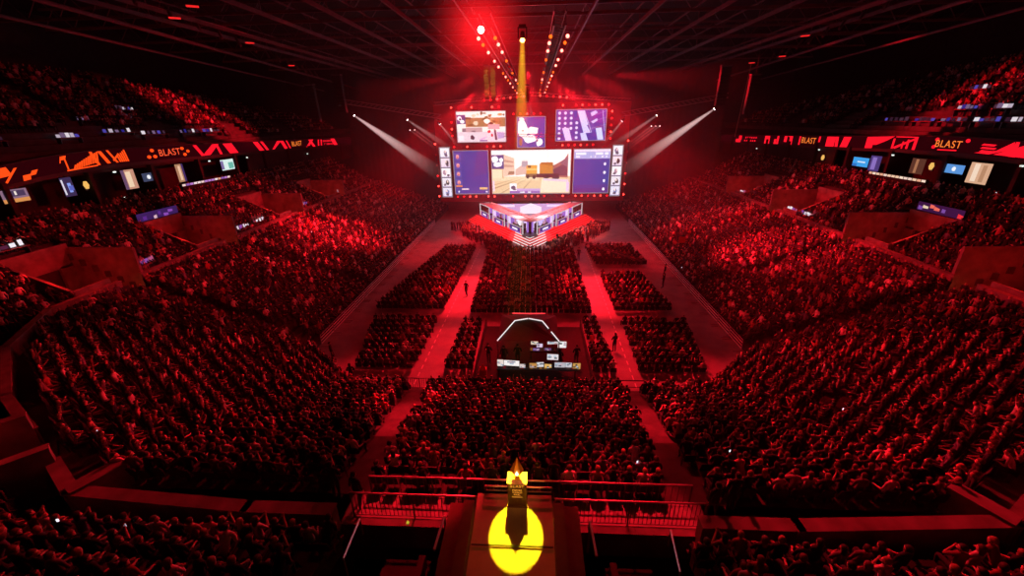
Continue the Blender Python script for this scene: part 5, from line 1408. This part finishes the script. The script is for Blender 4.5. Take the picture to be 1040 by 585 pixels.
for sx, sd in ((-1, 'left'), (1, 'right')):
    stander('dark steward standing at the %s end of the railing behind the centre block' % sd, (-6.6 if sx < 0 else 7.6, 10.7, 5.0), .1 * sx, 2 if sx < 0 else 1, sc=1.04)
    stander('second dark steward beside the %s end of the railing' % sd, (-5.6 if sx < 0 else 6.8, 10.35, 5.0), .3 * sx, 0, sc=1.0)
for (x, y, z, a, sx, k, q) in SEAT_SPOTS:
    stander('player %s seat at the %s booth of the %s wing' % (['in inner', 'in outer'][q], ['front', 'middle', 'rear'][k], 'left' if sx < 0 else 'right'), (x, y, z), a, 0, random.choice([(.3, .3, .32), (.05, .05, .2), (.5, .5, .5)]), 1.0, seated_v=1)
stander('host in pale top standing left of the centre post on stage', (-1.2, 64.0, 1.2), PI, 1, (.6, .6, .6))
stander('host in dark top standing right of the centre post on stage', (1.1, 64.0, 1.2), PI, 2)
# glowing phones held up in the stands
for x, y, z, lab in [(-27.4, 49.0, 5.2, 'bright phone screen glowing in the middle of the left stand'), (-17.6, 12.6, 6.2, 'white phone glowing by the corner opening at lower left'), (-13.7, 8.0, 7.0, 'violet phone screen held at bottom left balcony'), (-11.6, 8.0, 6.9, 'small white phone at bottom left balcony, right of the violet one'),
                     (8.5, 13.0, 5.6, 'pale phone glowing in the right end block near its stairs'), (14.9, 16.0, 5.4, 'phone glowing in the lower right corner block'), (17.9, 46.0, 1.6, 'phone glowing near the right barriers'), (4.6, 12.0, 5.9, 'phone glowing in the rear row at right of the centre block')]:
    MB().box((0, 0, 0), (.06, .015, .10)).build('phone', glow('phone_glow', (.9, .88, 1), 1.3), loc=(x, y, z), rz=.4, **tags(lab, 'phone'))
e = empty('flag', 'small bright red flag raised in the right stand near the floor', 'flag', (19.8, 53.6, 2.2), .3)
MB().bar((0, 0, -1.2), (0, 0, 1.0), .02, 5).build('pole', rail_m, e)
f = MB(); f.add([(i * .2, .08 * math.sin(i), z) for i in range(6) for z in (.1, .95)], [(2 * i, 2 * i + 2, 2 * i + 3, 2 * i + 1) for i in range(5)]); f.build('cloth', mat('flag_cloth', (.9, .08, .05), .8), e)

# ------------------------------------------------------------------ light
w = bpy.data.worlds.new('world'); SC.world = w; w.use_nodes = True
w.node_tree.nodes['Background'].inputs['Color'].default_value = (0.02, 0.0006, 0.0012, 1)
w.node_tree.nodes['Background'].inputs['Strength'].default_value = 0.3
RED = (1, .007, .018)
def red(name, loc, aim, kw, deg, blend=.7): spot(name, loc, aim, kw * 1000, deg, RED, blend, .25)
red('red_left_stand', (-7, 62, 22), (-26, 54, 3.5), 194.4, 30)
red('red_left_stand_c', (-2, 44, 22), (-27, 43, 4), 46.8, 22)
red('red_right_stand', (7, 62, 22), (27, 45, 4), 227.5, 24)
red('red_right_stand_c', (5, 66, 22), (24, 60, 3.5), 63.7, 30)
red('red_left_stand_b', (-4, 40, 22), (-25, 33, 3.5), 9.1, 40)
red('red_right_stand_b', (4, 40, 22), (26, 33, 3.5), 16.0, 42)
red('red_left_top', (-12, 70, 24), (-49, 64, 18.5), 123.5, 20)
red('red_right_top', (10, 60, 23), (50, 50, 19.5), 123.5, 22)
red('red_left_top_b', (-8, 40, 24), (-50, 44, 20), 5.5, 34)
red('red_left_mid', (-6, 56, 23), (-38, 54, 8), 50.4, 36)
red('red_right_mid', (6, 56, 23), (38, 56, 8), 54.0, 36)
red('red_left_mid_b', (-4, 40, 23), (-38, 32, 8), 26.0, 34)
red('red_right_mid_b', (4, 40, 23), (38, 32, 8), 28.0, 34)
red('red_floor', (0, 66, 23), (0, 44, 0), 37.5, 46)
red('red_floor_aisle_l', (-3, 50, 22), (-7.0, 42, 0), 90.0, 30)
red('red_floor_aisle_r', (3, 48, 22), (7.8, 42, 0), 104.5, 32)
red('red_floor_near_l', (-2, 40, 22), (-7.5, 27, 0), 40, 34)
red('red_floor_near_r', (2, 40, 22), (8.0, 27, 0), 40, 34)
red('red_floor_far_l', (-8, 62, 22), (-14.5, 58, 0), 19.2, 40)
red('red_floor_far_r', (8, 62, 22), (15, 56, 0), 19.2, 40)
red('red_end', (0, 40, 22), (0, 17, 2.5), 43.6, 34)
red('red_concourse_l', (-3, 20, 22), (-3.3, 10.3, 5.1), 22.5, 15, .3)
red('red_concourse_r', (3, 20, 22), (4.0, 10.3, 5.1), 22.5, 15, .3)
red('red_end_aisle_l', (-1, 34, 22), (-6.9, 18, 2), 117.0, 14)
red('red_end_aisle_r', (1, 34, 22), (7.2, 18, 2), 104.0, 14)
red('red_corner_l', (-3, 44, 21), (-19, 18, 3), 42.2, 36)
red('red_corner_r', (3, 44, 21), (20, 19, 3), 63.0, 38)
red('red_balcony_l', (-6, 36, 21), (-13, 7, 6), 15.4, 26)
red('red_balcony_r', (6, 36, 21), (13, 7, 6), 48.6, 28)
red('red_stage_l', (-10, 54, 17), (-6.5, 68, 1), 45, 40)
red('red_stage_r', (10, 54, 17), (6.5, 68, 1), 45, 40)
red('red_drape', (0, 60, 17), (0, 80, 12), 3.8, 120)
red('red_tail_l', (-18, 70, 16), (-33, 92, 8), 7.2, 70)
red('red_tail_r', (18, 70, 16), (33, 92, 8), 7.2, 70)
def point(name, loc, w_, color=RED, size=.2):
    L = bpy.data.lights.new(name, 'POINT'); o = bpy.data.objects.new(name, L); COL.objects.link(o)
    L.energy = w_; L.color = color; L.shadow_soft_size = size; o.location = loc
point('red_roof_a', (0, 36, 22.6), 500)
point('red_roof_b', (0, 52, 22.6), 900)
point('red_flare', (-1.97, 22.5, 21.9), 700)
for k, (x, y, z, w_) in enumerate([(-4.2, 42, 22.0, 700), (4.2, 40, 22.0, 600), (0, 58, 22.4, 1500), (-6, 66, 21.8, 900), (6, 66, 21.8, 900), (-18, 72, 14, 400), (18, 72, 14, 400)]):
    spot('red_glow', (x, y, z), (x, y, 0), w_ * 2, 165, RED, .5, .2)
for sx in (-1, 1):
    for g in GAPS:
        point('vomitory_fill', (sx * 35.2, g - 2.8, 7.6), 260, (1, .012, .01), .3)  # added unseen light in each pit to brighten its walls
        point('vomitory_stair_glow', (sx * 33.4, g - .1, 5.3), 5, (1, .16, .03), .1)
    point('corner_glow', (sx * 19.5, 10.5, 7.6), 20, (1, .02, .02), .3)
spot('array_warm', (-4.4, 44, 22.5), (-4.45, 52, 21.8), 900, 26, (1, .5, .12), .4, .1)
point('gangway_fill', (.03, 8.3, 7.6), 14, (1, .22, .03), .2)  # added fill without a fixture, warms gangway floor and inner walls
spot('pedestal_fill', (.6, 1.5, 13.0), (.13, 9.9, 6.75), 900, 11, (1, .26, .05), .5, .1)  # added fill from the camera side, brightens trophy and pedestal face
spot('yellow_spot', YEL_LOC, YEL_AIM, 125000, 4.75, (1.0, .72, .01), .04, .05)
spot('stage_wash', (0, 60, 20), (0, 71, 1.5), 11000, 42, (1, .88, .95), .6, .3)
spot('stage_front_wash', (0, 50, 19), (2.5, 60, .8), 9000, 26, (1, .75, .65), .8, .3)
spot('stage_front_wash_r', (2, 50, 19), (9, 66, .8), 6000, 20, (1, .75, .65), .8, .3)

# beams in the haze
for sx in (-1, 1):
    for (x, z, ax, az, pw, deg) in [(25.2, 18.9, 11.0, 8.6, 1.0, 10), (17.6, 18.2, 8.0, 11.5, .45, 8), (12.9, 17.6, 7.5, 10.5, .4, 6)]:
        spot('beam', (sx * x, 61.9, z), (sx * ax, 63.0, az), 60000 * pw, deg, (1, .82, .8), .3, .05)
def haze(dim, loc, dens, label, aniso=.35):
    hz = MB().box((0, 0, 0), dim).build('haze', [], loc=loc, kind='stuff', label=label, category='haze')
    m = bpy.data.materials.new('haze'); m.use_nodes = True; nt = m.node_tree
    for n_ in list(nt.nodes): nt.nodes.remove(n_)
    out = nt.nodes.new('ShaderNodeOutputMaterial'); v = nt.nodes.new('ShaderNodeVolumeScatter')
    v.inputs['Color'].default_value = (.9, .9, .9, 1); v.inputs['Density'].default_value = dens; v.inputs['Anisotropy'].default_value = aniso
    nt.links.new(v.outputs['Volume'], out.inputs['Volume']); hz.data.materials.append(m)
haze((40, 66, 24), (0, 45, 17.5), .0009, 'thin smoky haze hanging over the middle of the arena')
haze((52, 40, 23.6), (0, 59, 15.2), .0024, 'denser red haze round the stage lamps and screens')
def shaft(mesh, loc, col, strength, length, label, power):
    """emissive volume standing in for smoke lit by a lamp; its glow fades with distance from the lamp"""
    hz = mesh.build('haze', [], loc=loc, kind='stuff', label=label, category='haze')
    m = bpy.data.materials.new('emissive_haze'); m.use_nodes = True; nt = m.node_tree  # volume emits its own colour instead of scattering the lamp's light
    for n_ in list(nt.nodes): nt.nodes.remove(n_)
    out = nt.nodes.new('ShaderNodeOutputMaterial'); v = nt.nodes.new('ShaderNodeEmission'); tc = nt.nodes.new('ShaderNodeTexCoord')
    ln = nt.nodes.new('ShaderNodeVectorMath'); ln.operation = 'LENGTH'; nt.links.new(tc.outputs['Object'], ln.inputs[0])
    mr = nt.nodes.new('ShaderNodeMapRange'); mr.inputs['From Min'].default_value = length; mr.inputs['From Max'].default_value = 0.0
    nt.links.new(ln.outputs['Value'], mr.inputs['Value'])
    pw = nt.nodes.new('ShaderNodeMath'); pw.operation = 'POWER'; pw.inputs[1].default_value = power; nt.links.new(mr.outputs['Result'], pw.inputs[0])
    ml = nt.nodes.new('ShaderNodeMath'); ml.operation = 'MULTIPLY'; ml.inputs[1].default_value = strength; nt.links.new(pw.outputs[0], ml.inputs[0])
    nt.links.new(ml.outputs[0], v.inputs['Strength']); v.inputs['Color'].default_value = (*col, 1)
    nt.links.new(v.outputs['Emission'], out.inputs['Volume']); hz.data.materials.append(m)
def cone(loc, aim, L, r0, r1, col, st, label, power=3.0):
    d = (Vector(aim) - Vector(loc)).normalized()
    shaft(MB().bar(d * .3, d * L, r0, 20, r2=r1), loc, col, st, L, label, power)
cone(YEL_LOC, YEL_AIM, 8.5, .10, .42, (1, .48, .02), 2.2, 'shaft of self-glowing yellow haze under the yellow roof spotlight', 2.6)
shaft(MB().lathe([(0.0, -3.2), (1.6, -2.77), (2.77, -1.6), (3.2, 0), (2.77, 1.6), (1.6, 2.77), (0.0, 3.2)], 16), (-1.97, 23.0, 22.0), (1, .01, .015), .75, 3.1, 'ball of self-glowing red haze round the brightest red lamp', 2.6)
shaft(MB().lathe([(0.0, -15), (8, -13), (13, -7.5), (15, 0), (13, 7.5), (8, 13), (0.0, 15)], 20), (0, 60, 21.5), (1, .008, .02), .011, 15, 'wide self-glowing red haze round the lamps above the stage', 1.3)
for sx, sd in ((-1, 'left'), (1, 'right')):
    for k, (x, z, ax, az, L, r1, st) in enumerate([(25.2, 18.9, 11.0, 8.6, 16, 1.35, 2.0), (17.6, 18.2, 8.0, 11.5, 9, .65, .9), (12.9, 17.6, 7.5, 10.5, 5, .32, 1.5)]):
        cone((sx * x, 61.9, z), (sx * ax, 63.0, az), L, .10, r1, (1, .62, .6), st, '%s self-glowing white haze beam from the outer end of the %s slanting truss' % (nth(k + 1), sd))
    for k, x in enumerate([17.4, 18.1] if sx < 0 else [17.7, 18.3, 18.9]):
        cone((sx * x, 64.5, 16.8), (sx * (x - 6.5), 65.0, 11.8), 7.5, .06, .16, (1, .6, .6), 1.5, '%s thin self-glowing white haze beam from the centre beneath the %s slanting truss' % (nth(k + 1), sd))

SC.view_settings.view_transform = 'Standard'
SC.view_settings.look = 'None'
SC.view_settings.exposure = 0.0
SC.cycles.volume_bounces = 0
SC.cycles.max_bounces = 5
